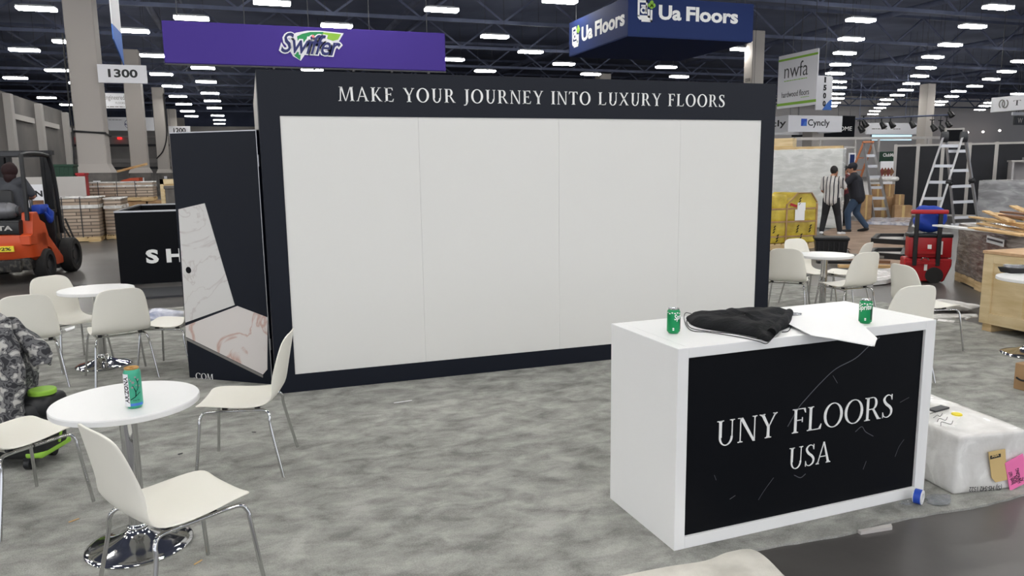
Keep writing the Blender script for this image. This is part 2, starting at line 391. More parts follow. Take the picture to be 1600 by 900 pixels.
    if ch == 'S':
        P = bez([(.44, .80, 0), (.40, .93, 0), (.26, .985, 0), (.13, .90, 0), (.10, .76, 0), (.20, .60, 0), (.36, .46, 0), (.45, .30, 0), (.42, .12, 0), (.27, .015, 0), (.12, .06, 0), (.06, .20, 0)], 4)
        N = len(P); W = [t+(T-t*.6)*max(0, math.sin(PI*min(1, max(0, (i/(N-1)-.18)/.64))))**1.2 for i in range(N)]
        return stroke([(p.x, p.y) for p in P], W)+[rct(.435, .76, .462, 1.0), rct(.045, 0, .07, .25)], .54
    if ch == '.': return [[(.0, 0), (.24, 0), (.24, .2), (.0, .2)]], .28
    return [], .34
def letters_mesh(polys, depth):
    bm = bmesh.new()
    for p in polys:
        A = [bm.verts.new((x, 0, y)) for x, y in p]; B = [bm.verts.new((x, -depth, y)) for x, y in p]
        n_ = len(A)
        try:
            bm.faces.new(A); bm.faces.new(B[::-1])
            for k in range(n_): bm.faces.new((A[k], B[k], B[(k+1) % n_], A[(k+1) % n_]))
        except ValueError: pass
    return bm
def serif_text(name, txt, width, cap, o, m, parent, track=.06, T=.115, t=.045, depth=.003, rot=None):
    polys, x = [], 0.0
    for ch in txt:
        g, wd = serif_glyph(ch, T, t)
        polys += [[(x+px, py) for px, py in p] for p in g]; x += wd+track
    x -= track; sx = width/x
    mb = MB(); mb.bm.free(); mb.bm = letters_mesh([[(px*sx, py*cap) for px, py in p] for p in polys], depth)
    mt = Matrix.Translation(Vector(o)) @ (rot or Matrix())
    bmesh.ops.transform(mb.bm, matrix=mt, verts=mb.bm.verts[:])
    return mb.build(name, m, parent, smooth=False)
def font_mesh(txt, offset=0.0, shear=0.0, extrude=0.0, spacing=1.0, res=3):
    cu = bpy.data.curves.new('t', 'FONT'); cu.body = txt; cu.offset = offset; cu.shear = shear; cu.extrude = extrude; cu.space_character = spacing; cu.resolution_u = res
    o = bpy.data.objects.new('t', cu); COL.objects.link(o)
    dg = bpy.context.evaluated_depsgraph_get(); me = bpy.data.meshes.new_from_object(o.evaluated_get(dg))
    bpy.data.objects.remove(o); bpy.data.curves.remove(cu); return me
def sans_text(name, txt, width, height, o, m, parent, bold=.0, shear=0.0, depth=.004, rot=None, spacing=1.0, warp=None):
    """lettering in the local XZ plane facing -Y, lower-left corner at o"""
    me = font_mesh(txt, bold, shear, .5, spacing)
    co = np.array([v.co[:] for v in me.vertices]); lo, hi = co.min(0), co.max(0)
    sx = width/(hi[0]-lo[0]); sy = (height/(hi[1]-lo[1])) if height else sx
    mt = Matrix.Translation(Vector(o)) @ (rot or Matrix())
    for v, c in zip(me.vertices, co):
        p = Vector(((c[0]-lo[0])*sx, -depth*(.5+c[2]), (c[1]-lo[1])*sy))
        v.co = warp(p) if warp else mt @ p
    return link_mesh(name, me, m, parent, smooth=False)
def flat_poly(mb, poly, depth=.004, o=(0, 0, 0)):
    return mb.prism(poly, (1, 0, 0), (0, 0, 1), o, (0, -depth, 0))

# ------------------------------------------------------------------ the setting
o = MB().mm((-75, -25, -.3), (165, 130, 0)).build('floor', 'concrete'); structure(o, 'dark polished concrete floor of the exhibition hall')
o = MB().mm((-75, -25, 10.6), (165, 130, 10.9)).build('ceiling', 'ceiling_dark'); structure(o, 'dark blue-black hall ceiling')
for k, (y0, z0) in enumerate([(y, 8.55) for y in (20.5, 28.2, 35.8, 43.4, 51.1, 58.7, 66.4, 74.0, 84, 94)]):
    mb = MB(); x0, x1 = -32, 100
    mb.mm((x0, y0-.09, z0), (x1, y0+.09, z0+.16)).mm((x0, y0-.09, z0+1.5), (x1, y0+.09, z0+1.66))
    x = x0; i = 0
    while x < x1-2:
        mb.bar((x, y0, z0+.1), (x+2, y0, z0+1.55), .09, .09) if i % 2 == 0 else mb.bar((x, y0, z0+1.55), (x+2, y0, z0+.1), .09, .09)
        x += 2; i += 1
    structure(mb.build('trim_%d' % (k+1), 'truss_dark', smooth=False), 'dark steel roof truss crossing the hall ceiling')
for k, x0 in enumerate((-14, -4, 8, 20, 33, 47, 62)):
    mb = MB(); mb.cyl((x0, 14, 9.6), (x0, 100, 9.6), .16, seg=12); mb.cyl((x0+1.4, 14, 9.9), (x0+1.4, 100, 9.9), .07, seg=8)
    structure(mb.build('trim_%d' % (k+21), 'truss_dark'), 'dark pipe run under the hall ceiling')
# left wall with pilasters, rear walls
mb = MB().mm((-12.4, 20, 0), (-12, 61, 6.1)); structure(mb.build('wall_left', 'hall_wall_dark', smooth=False), 'grey panelled side wall of the hall at far left')
for k, y in enumerate((39.5, 47.3, 53.6, 60.7)):
    structure(MB().mm((-12, y, 0), (-11.65, y+.55, 6.0)).mm((-12, y+.55, 4.75), (-11.85, y+5.4, 5.05)).build('trim_%d' % (k+41), 'light_grey', smooth=False), 'pale pilaster and rail on the left hall wall')
mb = MB().mm((-70, 106, 0), (34, 106.4, 7.6)); structure(mb.build('wall_back', 'hall_wall', smooth=False), 'grey rear wall of the hall beyond the columns')
structure(MB().mm((-75, 112, 0), (165, 112.4, 10.6)).build('wall_rear', 'ceiling_dark', smooth=False), 'dark rear end of the hall')
structure(MB().mm((-60, 10, 0), (-59.6, 112, 10.6)).build('wall_far_left', 'ceiling_dark', smooth=False), 'dark far left side of the hall')
for k, (z, hh, mm_) in enumerate(((5.1, .28, 'dark_grey'), (6.2, .2, 'light_grey'), (3.1, .5, 'light_grey'), (2.3, .3, 'dark_grey'))):
    structure(MB().mm((-40, 105.7, z), (20, 106, z+hh)).build('trim_%d' % (k+51), mm_, smooth=False), 'horizontal rail along the rear hall wall')
mat('hall_wall_pale', (226, 221, 218), .8)
mb = MB().mm((44, 82, 0), (150, 82.4, 10.6)); structure(mb.build('wall_right', 'hall_wall_pale', smooth=False), 'grey rear wall of the hall at far right')

# carpet of the stand, with a slightly ragged front edge
mb = MB(); e = []
x = -7.0
while x < 6.95:
    e.append((x, 2.62+.012*math.sin(x*7)+.008*random.random())); x += .05
e += [(6.95, 2.63), (7.62, 10.43), (-7.0, 10.43)]
mb.prism(e, (1, 0, 0), (0, 1, 0), (0, 0, 0), (0, 0, .012))
o = mb.build('carpet', 'carpet', smooth=False)
structure(o, 'mottled grey carpet covering the exhibition stand floor')

# columns on the left and right
def column(x, y, label, base=True, sides=.435, top=8.5):
    t = thing('column', label, 'column', (x, y, 0), 0, kind='structure')
    MB().mm((-sides, -sides, 1.95 if base else 0), (sides, sides, top), .03, 1).build('shaft', 'column_grey', t)
    if base:
        b = .55
        mb = MB(); r0 = [(-b-.02, -b-.02), (b+.02, -b-.02), (b+.02, b+.02), (-b-.02, b+.02)]; r1 = [(-sides, -sides), (sides, -sides), (sides, sides), (-sides, sides)]
        A = [mb.bm.verts.new((*p, 1.76)) for p in r0]; B = [mb.bm.verts.new((*p, 2.06)) for p in r1]
        for k in range(4): mb.bm.faces.new((A[k], A[(k+1) % 4], B[(k+1) % 4], B[k]))
        mb.bm.faces.new(A[::-1]); mb.bm.faces.new(B); mb.build('flare', 'column_grey', t, smooth=False)
        MB().mm((-b, -b, 0), (b, b, 1.78), .02, 1).build('plinth', 'plinth', t)
        MB().mm((-.02, -b-.01, 1.28), (.2, -b, 1.5)).build('notice', 'sign_white', t)
    return t
cxs = [(-4.88, 29), (-5.8, 48), (-6.47, 68), (-7.4, 90), (-7.6, 104)]
for k, (x, y) in enumerate(cxs):
    c_ = column(x, y, ['nearest pale hall column with flared base, behind the forklift', 'second pale hall column, right of the nearest one', 'third pale hall column, behind the wide dark door', 'fourth pale hall column in the left row', 'farthest pale hall column in the left row'][k], top=10.6 if k == 0 else 8.5)
    if k == 0:
        MB().tube([(-.47, -.47, 3.12), (.47, -.47, 3.06), (.48, .47, 3.0), (-.48, .47, 3.08)], .035, 6, True).build('cable_loop', 'black_plastic', c_)
        MB().tube(bez([(-.49, -.49, 6.2), (-.5, -.5, 3.8), (-.49, -.48, 3.1), (-.6, -.62, .4)]), .028, 6).build('hanging_cable', 'black_plastic', c_)
    if k == 2: MB().tube(bez([(.46, -.5, 8), (.46, -.5, 5.0), (.1, -.52, 3.6), (-.46, -.52, 2.9)]), .05, 6).build('hanging_cable', 'black_plastic', c_)
for x, y, tp_, lb in ((25.0, 34.0, 8.5, 'pale column rising just behind the right end of the black wall'), (56.2, 52, 8.5, 'pale column standing among the lights above the two ladders'), (50.9, 36.5, 4.9, 'pale column under the white sign at the far right'),
              (25.1, 52, 8.5, 'pale column top peeking over the black wall under the navy box sign'), (26.3, 30.9, 3.4, 'pale column behind the white two-sided box sign')):
    c_ = column(x, y, lb, False, .36 if y < 40 else .45, tp_)
    if x == 25.0: sans_text('lettering', 'CE18', .4, .16, (0, 0, 0), 'dark_grey', c_, rot=Matrix.Translation((-.365, .2, 6.0)) @ Matrix.Rotation(-PI/2, 4, 'Z'))

# ------------------------------------------------------------------ ceiling lights
def make_light(label, group):
    t = thing('ceiling_light', label, 'ceiling light', (0, 0, LAMP_Z), 0, group)
    mb = MB(); mb.mm((-.64, -.21, 0), (.64, .21, .06), .015, 1); mb.mm((-.5, -.1, .06), (.5, .1, .1), .01, 1); mb.build('housing', 'lamp_housing', t, smooth=False)
    MB().mm((-.63, -.2, -.09), (.63, .2, .004), .02, 1).build('diffuser', 'lamp_glass', t, smooth=False)
    MB().cyl((-.45, 0, .1), (-.45, 0, 2.9), .008, seg=6).cyl((.45, 0, .1), (.45, 0, 2.9), .008, seg=6).build('hanger', 'dark_grey', t)
    return t
proto_light = None
def light(x, y, label, group):
    global proto_light
    if proto_light is None:
        proto_light = make_light(label, group); proto_light.location = (x, y, LAMP_Z); return
    dup(proto_light, (x, y, LAMP_Z), 0, label, group)
ORD = ['nearest', 'second', 'third', 'fourth', 'fifth', 'sixth', 'seventh', 'eighth', 'ninth', 'tenth', 'eleventh', 'twelfth', 'thirteenth', 'fourteenth', 'fifteenth']
RUNS = [
 ('row above the black wall left end', [(299, 27), (317, 105), (322, 127), (328, 145), (332, 157), (335, 168), (340, 180), (343, 187), (343, 193)]),
 ('row beside the second pale column', [(207, 47), (240, 86), (252, 115), (269, 134), (278, 150), (287, 162), (293, 173), (299, 181)]),
 ('group left of the nearest pale column', [(57, 12), (38, 77), (107, 64), (90, 109), (24, 121), (73, 152), (107, 163), (125, 129)]),
 ('row over the purple banner', [(425, 3), (526, 39), (488, 108)]),
 ('group between purple banner and navy sign', [(690, 14), (773, 56), (829, 80), (707, 92), (881, 99), (758, 110), (923, 115)]),
 ('group around the navy box sign', [(875, 0), (1041, 104), (1061, 119), (1160, 76)]),
 ('row above the 1500 marker', [(1345, 30), (1330, 60), (1320, 82), (1313, 100), (1305, 114), (1309, 127), (1310, 136), (1308, 146), (1308, 153), (1303, 160), (1298, 165)]),
 ('long row left of the ladders\' column', [(1560, 10), (1520, 40), (1485, 69), (1458, 88), (1447, 105), (1437, 118), (1424, 130), (1415, 140), (1402, 148), (1386, 155), (1381, 162), (1375, 168), (1367, 173), (1364, 178)]),
 ('row right of the ladders\' column', [(1596, 95), (1573, 111), (1549, 123), (1523, 134), (1498, 142), (1487, 150), (1471, 158), (1466, 163)]),
 ('row beside the far right sign', [(1590, 146), (1547, 160), (1539, 165), (1531, 171)]),
]
taken = []
for desc, pts in RUNS:
    for k, (px, py) in enumerate(pts):
        p = G(px, py, LAMP_Z); taken.append(p)
        light(p.x, p.y, 'linear ceiling light, %s in the %s' % (ORD[k], desc), 'ceiling lights of the hall')
for i in range(-12, 11):
    for j in range(-14, 2):
        if (i+j) % 2: continue
        x, y = 10.95+3.38*i-10.14+1.7, 34.05+3.82*j
        if -32 < x < 26 and -16 < y < 27:
            d = np.array([x, y, LAMP_Z])-EYE; zf = d @ FW
            if zf > 0 and 450-CAM_F*(d @ UP)/zf > -60 and abs(CAM_F*(d @ RT)/zf) < 900: continue
            light(x, y, 'linear ceiling light overhead, above the frame of the photo', 'ceiling lights of the hall')

# ------------------------------------------------------------------ display wall
WX0, WX1, WY, WH = .0935, 4.6085, 5.925, 2.44
PX0, PX1, PZ0, PZ1 = .2415, 4.4613, .1533, 2.1141
wall = thing('display_wall', 'large black booth wall with four white blank panels and serif slogan', 'display wall', (WX0, WY, 0))
W, H = WX1-WX0, WH
mb = MB()
mb.mm((0, 0, 0), (PX0-WX0, .05, H)).mm((PX1-WX0, 0, 0), (W, .05, H)).mm((PX0-WX0, 0, 0), (PX1-WX0, .05, PZ0)).mm((PX0-WX0, 0, PZ1), (PX1-WX0, .05, H))
mb.build('front_frame', 'navy_print', wall, smooth=False)
seams = [PX0, 1.275, 2.46, 3.62, PX1]
for a, b_ in zip(seams, seams[1:]):
    MB().mm((a-WX0+.0005, .006, PZ0), (b_-WX0-.0005, .045, PZ1), .0006, 1).build('white_panel', 'white_panel', wall, smooth=False)
MB().mm((0, .05, 0), (.03, .42, H)).build('side_return', 'navy_print', wall, smooth=False)
o = MB().mm((0, .42, 0), (.03, 2.9, H)).build('side_panel', 'light_grey', wall, smooth=False); o['label'] = 'pale grey unprinted side panel'
MB().mm((W-.03, .05, 0), (W, 2.9, H)).build('side_panel', 'light_grey', wall, smooth=False)
MB().mm((.03, 2.87, 0), (W-.03, 2.9, H)).build('back_panel', 'light_grey', wall, smooth=False)
serif_text('slogan_lettering', 'MAKE YOUR JOURNEY INTO LUXURY FLOORS', 4.06-.67, .105, (.67-WX0, -.001, 2.227), 'letter_white', wall, track=.115, T=.14, t=.055)
# hinged door standing open, printed with marble floor planks
dA, dB = Vector((-.58, 6.70, 0)), Vector((.075, 6.215, 0)); dl = (dB-dA).length; da = math.atan2(dB.y-dA.y, dB.x-dA.x)
door = bpy.data.objects.new('door', None); COL.objects.link(door); door.parent = wall; door.location = dA-Vector((WX0, WY, 0)); door.rotation_euler = (0, 0, da)
door['label'] = 'dark closet door standing open, printed with marble planks'
nD = (math.sin(da), -math.cos(da), 0)
def DP(px, py):
    p = PL(px, py, dA, nD)-dA; return (p.x*math.cos(da)+p.y*math.sin(da), p.z)
DH = 2.025
MB().mm((0, 0, .012), (dl, .035, DH), .003, 1).build('door_leaf', 'navy_print', door, smooth=False)
MB().mm((0, -.001, DH-.004), (dl, .036, DH+.004)).mm((dl-.006, -.003, .012), (dl, 0, DH)).build('edge_trim', 'alu', door, smooth=False)
fix = lambda P: [(min(dl-.007, max(.001, x)), max(.02, z)) for x, z in P]
flat_poly(MB(), fix([DP(279, 327), DP(320, 317.5), DP(367, 476.5), DP(290, 504)]), .003).build('marble_plank_print', 'marble_cool', door, smooth=False)
flat_poly(MB(), fix([DP(290, 509), DP(371, 478), DP(421, 496), DP(418, 577), DP(411, 585), DP(290, 526)]), .003).build('marble_tile_print', 'marble_warm', door, smooth=False)
flat_poly(MB(), fix([DP(290, 527), DP(411, 586), DP(411, 590), DP(290, 531)]), .0035).build('tile_edge_print', 'mid_grey', door, smooth=False)
kx, kz = DP(295, 422)
MB().cyl((kx, -.004, kz), (kx, .0, kz), .027, seg=20).build('knob_hole', 'ink_black', door)
ax_, az_ = DP(303, 592); bx_, bz_ = DP(334, 592)
serif_text('address_lettering', '.COM', bx_-ax_, .055, (ax_, -.001, az_), 'letter_white', door, T=.12)
for z in (.3, 1.75): MB().cyl((dl+.004, -.004, z), (dl+.004, -.004, z+.09), .009, seg=10).build('hinge', 'alu', door)

# ------------------------------------------------------------------ reception counter
CO, CYAW, CW, CD, CH = Vector((1.6858, 2.7442, .012)), .0374, 1.5043, .5931, .925
counter = thing('reception_counter', 'white reception counter with black marble front and serif lettering', 'counter', CO, CYAW)
x0, x1, z0, z1 = .055, CW-.068, .056, CH-.046
mb = MB(); bv = .002
mb.mm((0, 0, 0), (x0, CD, CH), bv, 1).mm((x1, 0, 0), (CW, CD, CH), bv, 1).mm((x0-.001, 0, z1), (x1+.001, CD, CH), bv, 1).mm((x0-.001, 0, 0), (x1+.001, CD, z0), bv, 1).mm((x0, CD-.03, z0), (x1, CD-.002, z1))
mb.build('cabinet_shell', 'white_laminate', counter, smooth=False)
MB().mm((x0, .014, z0), (x1, .03, z1)).build('front_panel', 'ink_black', counter, smooth=False)
nC = (math.sin(CYAW), -math.cos(CYAW), 0)
def CP(px, py):
    p = PL(px, py, CO, nC)-CO; return (p.x*math.cos(CYAW)+p.y*math.sin(CYAW), p.z)
def vein(pts, w0, name='marble_vein', m='vein_grey'):
    P = [CP(*p) for p in pts]; mb = MB()
    for q in stroke([(p.x, p.y) for p in bez([(a, b_, 0) for a, b_ in P], 5)], w0):
        mb.prism(q, (1, 0, 0), (0, 0, 1), (0, .014, 0), (0, -.0006, 0))
    mb.build(name, m, counter, smooth=False)
vein([(1378, 528), (1362, 541), (1340, 561), (1310, 577), (1287, 598), (1264, 623), (1250, 640), (1234, 668)], .0042)
vein([(1244, 744), (1254, 748), (1262, 742)], .004); vein([(1188, 783), (1196, 770), (1206, 756), (1212, 748)], .0018)
vein([(1340, 676), (1350, 668), (1356, 676), (1368, 683)], .0035); vein([(1402, 715), (1408, 700), (1416, 688)], .002)
vein([(1410, 630), (1424, 622)], .002); vein([(1352, 735), (1357, 722)], .003); vein([(1143, 782), (1152, 776)], .003)
vein([(1305, 588), (1312, 600)], .002); vein([(1122, 752), (1119, 744)], .002)
serif_text('name_lettering', 'UNY', .556-.214, .117, (.214, .0135, .452), 'letter_white', counter, track=.05, T=.1, t=.034)
serif_text('name_lettering', 'FLOORS', 1.268-.640, .117, (.640, .0135, .452), 'letter_white', counter, track=.05, T=.1, t=.034)
serif_text('country_lettering', 'USA', .885-.626, .105, (.628, .0135, .276), 'letter_white', counter, track=.05, T=.1, t=.034)
CT = CO.z+CH   # counter top

# ------------------------------------------------------------------ chairs
def chair_shell():
    prof = [(.232, .408, .150), (.226, .417, .185), (.19, .4235, .198), (.12, .4205, .208), (.04, .413, .215), (-.04, .409, .219), (-.11, .412, .221), (-.160, .425, .220), (-.193, .450, .218), (-.212, .487, .217),
            (-.224, .535, .214), (-.235, .59, .207), (-.246, .645, .198), (-.257, .70, .187), (-.266, .745, .173), (-.272, .774, .152), (-.276, .789, .118), (-.2775, .795, .07)]
    rows = []
    for y, z, hw in prof:
        row = []; back = max(0, min(1, (z-.43)/.12))
        for k in range(-5, 6):
            u = k/5; s_ = math.copysign(abs(u)**.9, u); bend = abs(u)**2.6
            row.append((s_*hw, y+back*bend*.042*(hw/.215)**3, z+(1-back)*bend*.012))
        rows.append(row)
    return MB().grid(rows)
def leg_pts(sx, sy):
    x0, x1 = .175*sx, .235*sx; yb, yf = (.15, .235) if sy > 0 else (-.12, -.235)
    return bez([(x0, -.004*sy, .3885), (x0, yb*.4, .3885), (x0, yb*.8, .3885), (x0+.006*sx, yb+.03*sy, .384), (x0+.018*sx, yb+.052*sy, .352), (x0+.028*sx, yb+.057*sy, .29), (x1, yf, .012)], 7)
def make_chair(label, group):
    t = thing('side_chair', label, 'chair', (0, 0, .012), 0, group)
    chair_shell().build('seat_shell', 'chair_plastic', t, angle=180, mods=subd(1, .009, -1))
    for sx in (-1, 1):
        for sy in (1, -1): MB().tube(leg_pts(sx, sy), .0088, 12).build('leg', 'chrome', t)
    for sy, yy in ((1, .075), (-1, -.10)):
        MB().cyl((-.172, yy, .386), (.172, yy, .386), .008, seg=10).build('crossbar', 'chrome', t)
    for sx in (-1, 1):
        for yy in (.075, -.10): MB().box((.15*sx, yy, .397), (.03, .028, .022), None, .004, 1).build('seat_clip', 'black_plastic', t)
    return t
CHAIRS = [
 ('A', -.102, 4.483, 1.353, 'white plastic chair right of the near table, by the open door'),
 ('B', -.36, 3.10, -1.03, 'white plastic chair in the left foreground, its back to the near table'),
 ('C', -1.204, 4.226, -.782, 'white plastic chair cut off by the left edge of the photo'),
 ('D', -1.60, 7.56, -2.43, 'white plastic chair behind the second table, facing the camera'),
 ('E', -1.76, 6.87, .28, 'white plastic chair directly behind the camouflage jacket'),
 ('F', -1.115, 6.90, .33, 'white plastic chair in front of the second table, its back to the camera'),
 ('G', -.70, 7.06, 1.22, 'white plastic chair half hidden by the open dark door'),
 ('R1', 5.70, 7.0, -.80, 'white plastic chair beside the right end of the black wall, back to camera'),
 ('R2', 6.36, 7.43, 3.2, 'white plastic chair behind the right-hand table, before the yellow bundles'),
 ('R3', 6.66, 7.18, .45, 'white plastic chair at right of the right-hand table, the farther of two'),
 ('R4', 6.02, 6.44, .03, 'white plastic chair at right of the right-hand table, the nearer of two'),
 ('R5', 5.81, 5.24, -1.72, 'white plastic chair behind the counter, before the red tool boxes'),
 ('R6', 4.72, 4.56, -.12, 'white plastic chair directly behind the counter\'s right corner'),
]
ch0 = None
for k, x, y, a, lb in CHAIRS:
    if ch0 is None: ch0 = make_chair(lb, 'white stacking chairs'); ch0.location = (x, y, .012); ch0.rotation_euler = (0, 0, a)
    else: dup(ch0, (x, y, .012), a, lb, 'white stacking chairs')

# ------------------------------------------------------------------ pedestal tables
def make_table(label, group):
    t = thing('pedestal_table', label, 'table', (0, 0, .012), 0, group)
    R = .306
    MB().lathe([(R-.004, .668), (R, .671), (R, .691), (R-.003, .696), (.0005, .696)], 64).build('tabletop', 'table_top', t, angle=30)
    MB().cyl((0, 0, .661), (0, 0, .668), .13, seg=32).box((0, 0, .658), (.4, .04, .012)).box((0, 0, .658), (.04, .4, .012)).build('mounting_plate', 'steel', t)
    MB().cyl((0, 0, .07), (0, 0, .661), .036, seg=32).build('post', 'chrome', t)
    MB().lathe([(.036, .110), (.037, .104), (.045, .100), (.047, .094), (.044, .088), (.052, .076), (.075, .060), (.115, .044), (.16, .031), (.20, .021), (.225, .012), (.229, .006), (.226, 0)], 64).build('trumpet_base', 'chrome', t, angle=60)
    return t
tb = make_table('white round pedestal table in the left foreground holding a tall can', 'white pedestal tables'); tb.location = (-.585, 3.66, .012)
for x, y, lb in ((-1.34, 7.44, 'white round pedestal table behind, ringed by four white chairs on the left'), (6.08, 6.86, 'white round pedestal table between chairs right of the black wall'),
               (6.47, 4.70, 'white round pedestal table cut off by the right photo edge, carrying a tray')):
    dup(tb, (x, y, .012), 0, lb, 'white pedestal tables')

# ------------------------------------------------------------------ drink cans
def can(name, label, loc, R, Hh, body, lid, rz=0.0, group=None):
    t = thing(name, label, 'can', loc, rz, group)
    MB().lathe([(R*.72, 0), (R*.80, .002), (R*.86, .007), (R*.98, Hh*.075), (R, Hh*.1), (R, Hh*.87), (R*.97, Hh*.90), (R*.83, Hh*.955), (R*.80, Hh*.965)], 40).build('can_body', body, t)
    MB().lathe([(R*.80, Hh*.955), (R*.85, Hh*.97), (R*.85, Hh), (R*.81, Hh), (R*.79, Hh*.975), (.0004, Hh*.975)], 40).build('lid', lid, t)
    tab = MB(); tab.tube([(R*.0, -R*.35, Hh*.985), (R*.22, -R*.15, Hh*.985), (R*.2, R*.15, Hh*.985), (-R*.2, R*.15, Hh*.985), (-R*.22, -R*.15, Hh*.985)], R*.06, 6, True); tab.build('pull_tab', lid, t)
    return t
def wrapped(R, z0, a0, rot=0.0):
    """place flat lettering on a can wall: x runs round the can; rot turns it upright first"""
    c, s = math.cos(rot), math.sin(rot)
    def f(p):
        x, z = c*p.x-s*p.z, s*p.x+c*p.z; a = a0+x/R; r = R+.0006-p.y
        return Vector((r*math.sin(a), -r*math.cos(a), z0+z))
    return f
def wrap_poly(name, polys, R, z0, a0, m, t, lift=.0005):
    mb = MB(); f = wrapped(R, z0, a0)
    for poly in polys:
        n = max(2, int(max(p[0] for p in poly)-min(p[0] for p in poly))*0+1)
        V = [mb.bm.verts.new(f(Vector((x, -lift, z)))) for x, z in poly]
        try: mb.bm.faces.new(V)
        except ValueError: pass
    return mb.build(name, m, t, fix=False)
def band(x0, x1, z0, z1, n=10): return [[(x0+(x1-x0)*k/n, z0), (x0+(x1-x0)*(k+1)/n, z0), (x0+(x1-x0)*(k+1)/n, z1), (x0+(x1-x0)*k/n, z1)] for k in range(n)]
zt = .012+.696
pc = G(211, 636, zt); R, Hh = .0345, .178
fa = math.atan2(pc.x, -pc.y)*0+math.atan2(-pc.x, pc.y)   # turn the can's front to the viewer
t = can('tea_can', 'tall green tea can with blossom branch on the near white table', pc, R, Hh, 'tea_green', 'can_gold', fa)
wrap_poly('cream_side_panel', band(-.052, -.017, .012, .155), R, 0, 0, 'sign_white', t)
sans_text('brand_lettering', 'ARIZONA', .115, .022, (0, 0, 0), 'sign_black', t, .02, depth=.0018, warp=wrapped(R, .028, -.55, PI/2))
br = MB()
for P, wd in (([(-.014, .042), (-.002, .05), (.006, .056), (.008, .075), (.004, .09)], .0032), ([(.006, .056), (.018, .066), (.026, .072)], .0026), ([(.008, .075), (.018, .092), (.018, .115), (.012, .135)], .0026), ([(.004, .09), (-.002, .105)], .002), ([(.018, .115), (.026, .125)], .0018)):
    for q in stroke([(p.x, p.y) for p in bez([(a, b_, 0) for a, b_ in P], 4)], wd):
        f = wrapped(R, 0, 0); V = [br.bm.verts.new(f(Vector((x, -.0008, z)))) for x, z in q]; br.bm.faces.new(V)
br.build('branch_print', 'ink_black', t, fix=False)
bl = []
for cx, cz, rr in ((-.004, .096, .006), (.0, .118, .0075), (-.008, .126, .005), (.010, .14, .005), (.02, .128, .006), (.024, .1, .005), (.012, .104, .004), (-.012, .134, .004)):
    bl.append([(cx+rr*(.65+.35*math.cos(5*u))*math.cos(u), cz+rr*(.65+.35*math.cos(5*u))*math.sin(u)) for u in np.linspace(0, 2*PI, 20, endpoint=False)])
wrap_poly('blossom_print', bl, R, 0, 0, 'blossom', t, .001)
wrap_poly('blue_foot_print', band(-.016, .036, .014, .026), R, 0, 0, 'logo_blue', t)
sans_text('tea_lettering', 'Green Tea', .026, .006, (0, 0, 0), 'sign_black', t, .0, .2, depth=.0004, warp=wrapped(R, .036, -.15))
for px, py, a0, lb in ((1052, 520, .15, 'green soda can at the left end of the counter, beside the black bag'), (1351.5, 504.5, -1.05, 'green soda can at the right end of the counter, beside the papers')):
    pc = G(px, py, CT); R, Hh = .0305, .117
    t = can('soda_can', lb, pc, R, Hh, 'can_green', 'can_silver', math.atan2(-pc.x, pc.y), 'green soda cans on the counter')
    sans_text('brand_lettering', 'Sprite', .062, .034, (0, 0, 0), 'letter_white', t, .02, .28, depth=.0004, warp=wrapped(R, .058, a0, .12))
    wrap_poly('white_splash_print', [[(x+.0045*math.cos(u), z+.003*math.sin(u)) for u in np.linspace(0, 2*PI, 8, endpoint=False)] for x, z in ((-.03, .1), (-.018, .096), (-.006, .1), (.006, .098), (.018, .1), (.03, .097), (.0, .02), (.0, .027))], R, 0, 0, 'letter_white', t)
    wrap_poly('dark_facts_panel', band(.034+a0*.01, .046+a0*.01, .02, .075, 4), R, 0, 0, 'green_board', t)

# ------------------------------------------------------------------ drawstring bag and papers on the counter
out = [G(px, py, CT) for px, py in ((1072, 498), (1080, 508), (1098, 514), (1122, 518), (1150, 522), (1180, 528), (1199, 535), (1207, 530), (1217, 519), (1232, 512), (1238, 502), (1236, 493), (1222, 489), (1190, 491), (1150, 493), (1110, 494), (1084, 494))]
cen = sum(out, Vector())/len(out)
bag = thing('drawstring_bag', 'black drawstring cloth bag lying folded on the white counter', 'bag', (cen.x, cen.y, CT))
rows = []
N = 64
P = bez([p-cen for p in out]+[out[0]-cen], 4)
def bag_h(x, y, f):
    return .046*(1-f**5)**.6*(1+.10*math.sin(x*30+y*18)+.12*math.sin(x*11-y*40+1))*(1.15 if x > .0 else .9)
for f in (1, 1.0, .985, .93, .84, .72, .58, .42, .25, .1, .01):
    z_add = 0 if not rows else None
    rows.append([(p.x*f, p.y*f, .002 if not rows else .004+max(0, bag_h(p.x*f, p.y*f, f))) for p in P[:-1]])
mb = MB(); mb.grid(rows, True); mb.build('bag_body', 'bag_cloth', bag, angle=180)
pr = [G(*q, CT+.045)-Vector((cen.x, cen.y, CT)) for q in ((1206, 485), (1222, 480), (1232, 479))]
ra_, rb_ = G(1233, 496, CT), G(1205, 527, CT); o_ = Vector((cen.x, cen.y, CT))
mb = MB(); mb.tube(bez([ra_-o_+Vector((0, 0, .026)), (ra_+rb_)/2-o_+Vector((.012, 0, .03)), rb_-o_+Vector((0, 0, .022))], 6), [.020+.003*math.sin(k*1.3) for k in range(13)], 14); mb.build('rolled_mouth', 'bag_cloth', bag)
for pts_ in (((1080, 490), (1071, 489), (1069, 498), (1073, 509), (1082, 517), (1105, 519), (1145, 525), (1180, 532), (1196, 537), (1203, 533)), ((1076, 494), (1073, 503), (1081, 513), (1110, 518), (1150, 522), (1188, 530), (1200, 526)), ((1232, 500), (1236, 508), (1232, 517), (1222, 519))):
    MB().tube(bez([G(*q, CT+.0035)-Vector((cen.x, cen.y, CT)) for q in pts_], 5), .0022, 6).build('drawcord', 'black_plastic', bag)
pp = thing('paper_stack', 'loose white paper sheets hanging over the counter front edge', 'papers', (0, 0, CT))
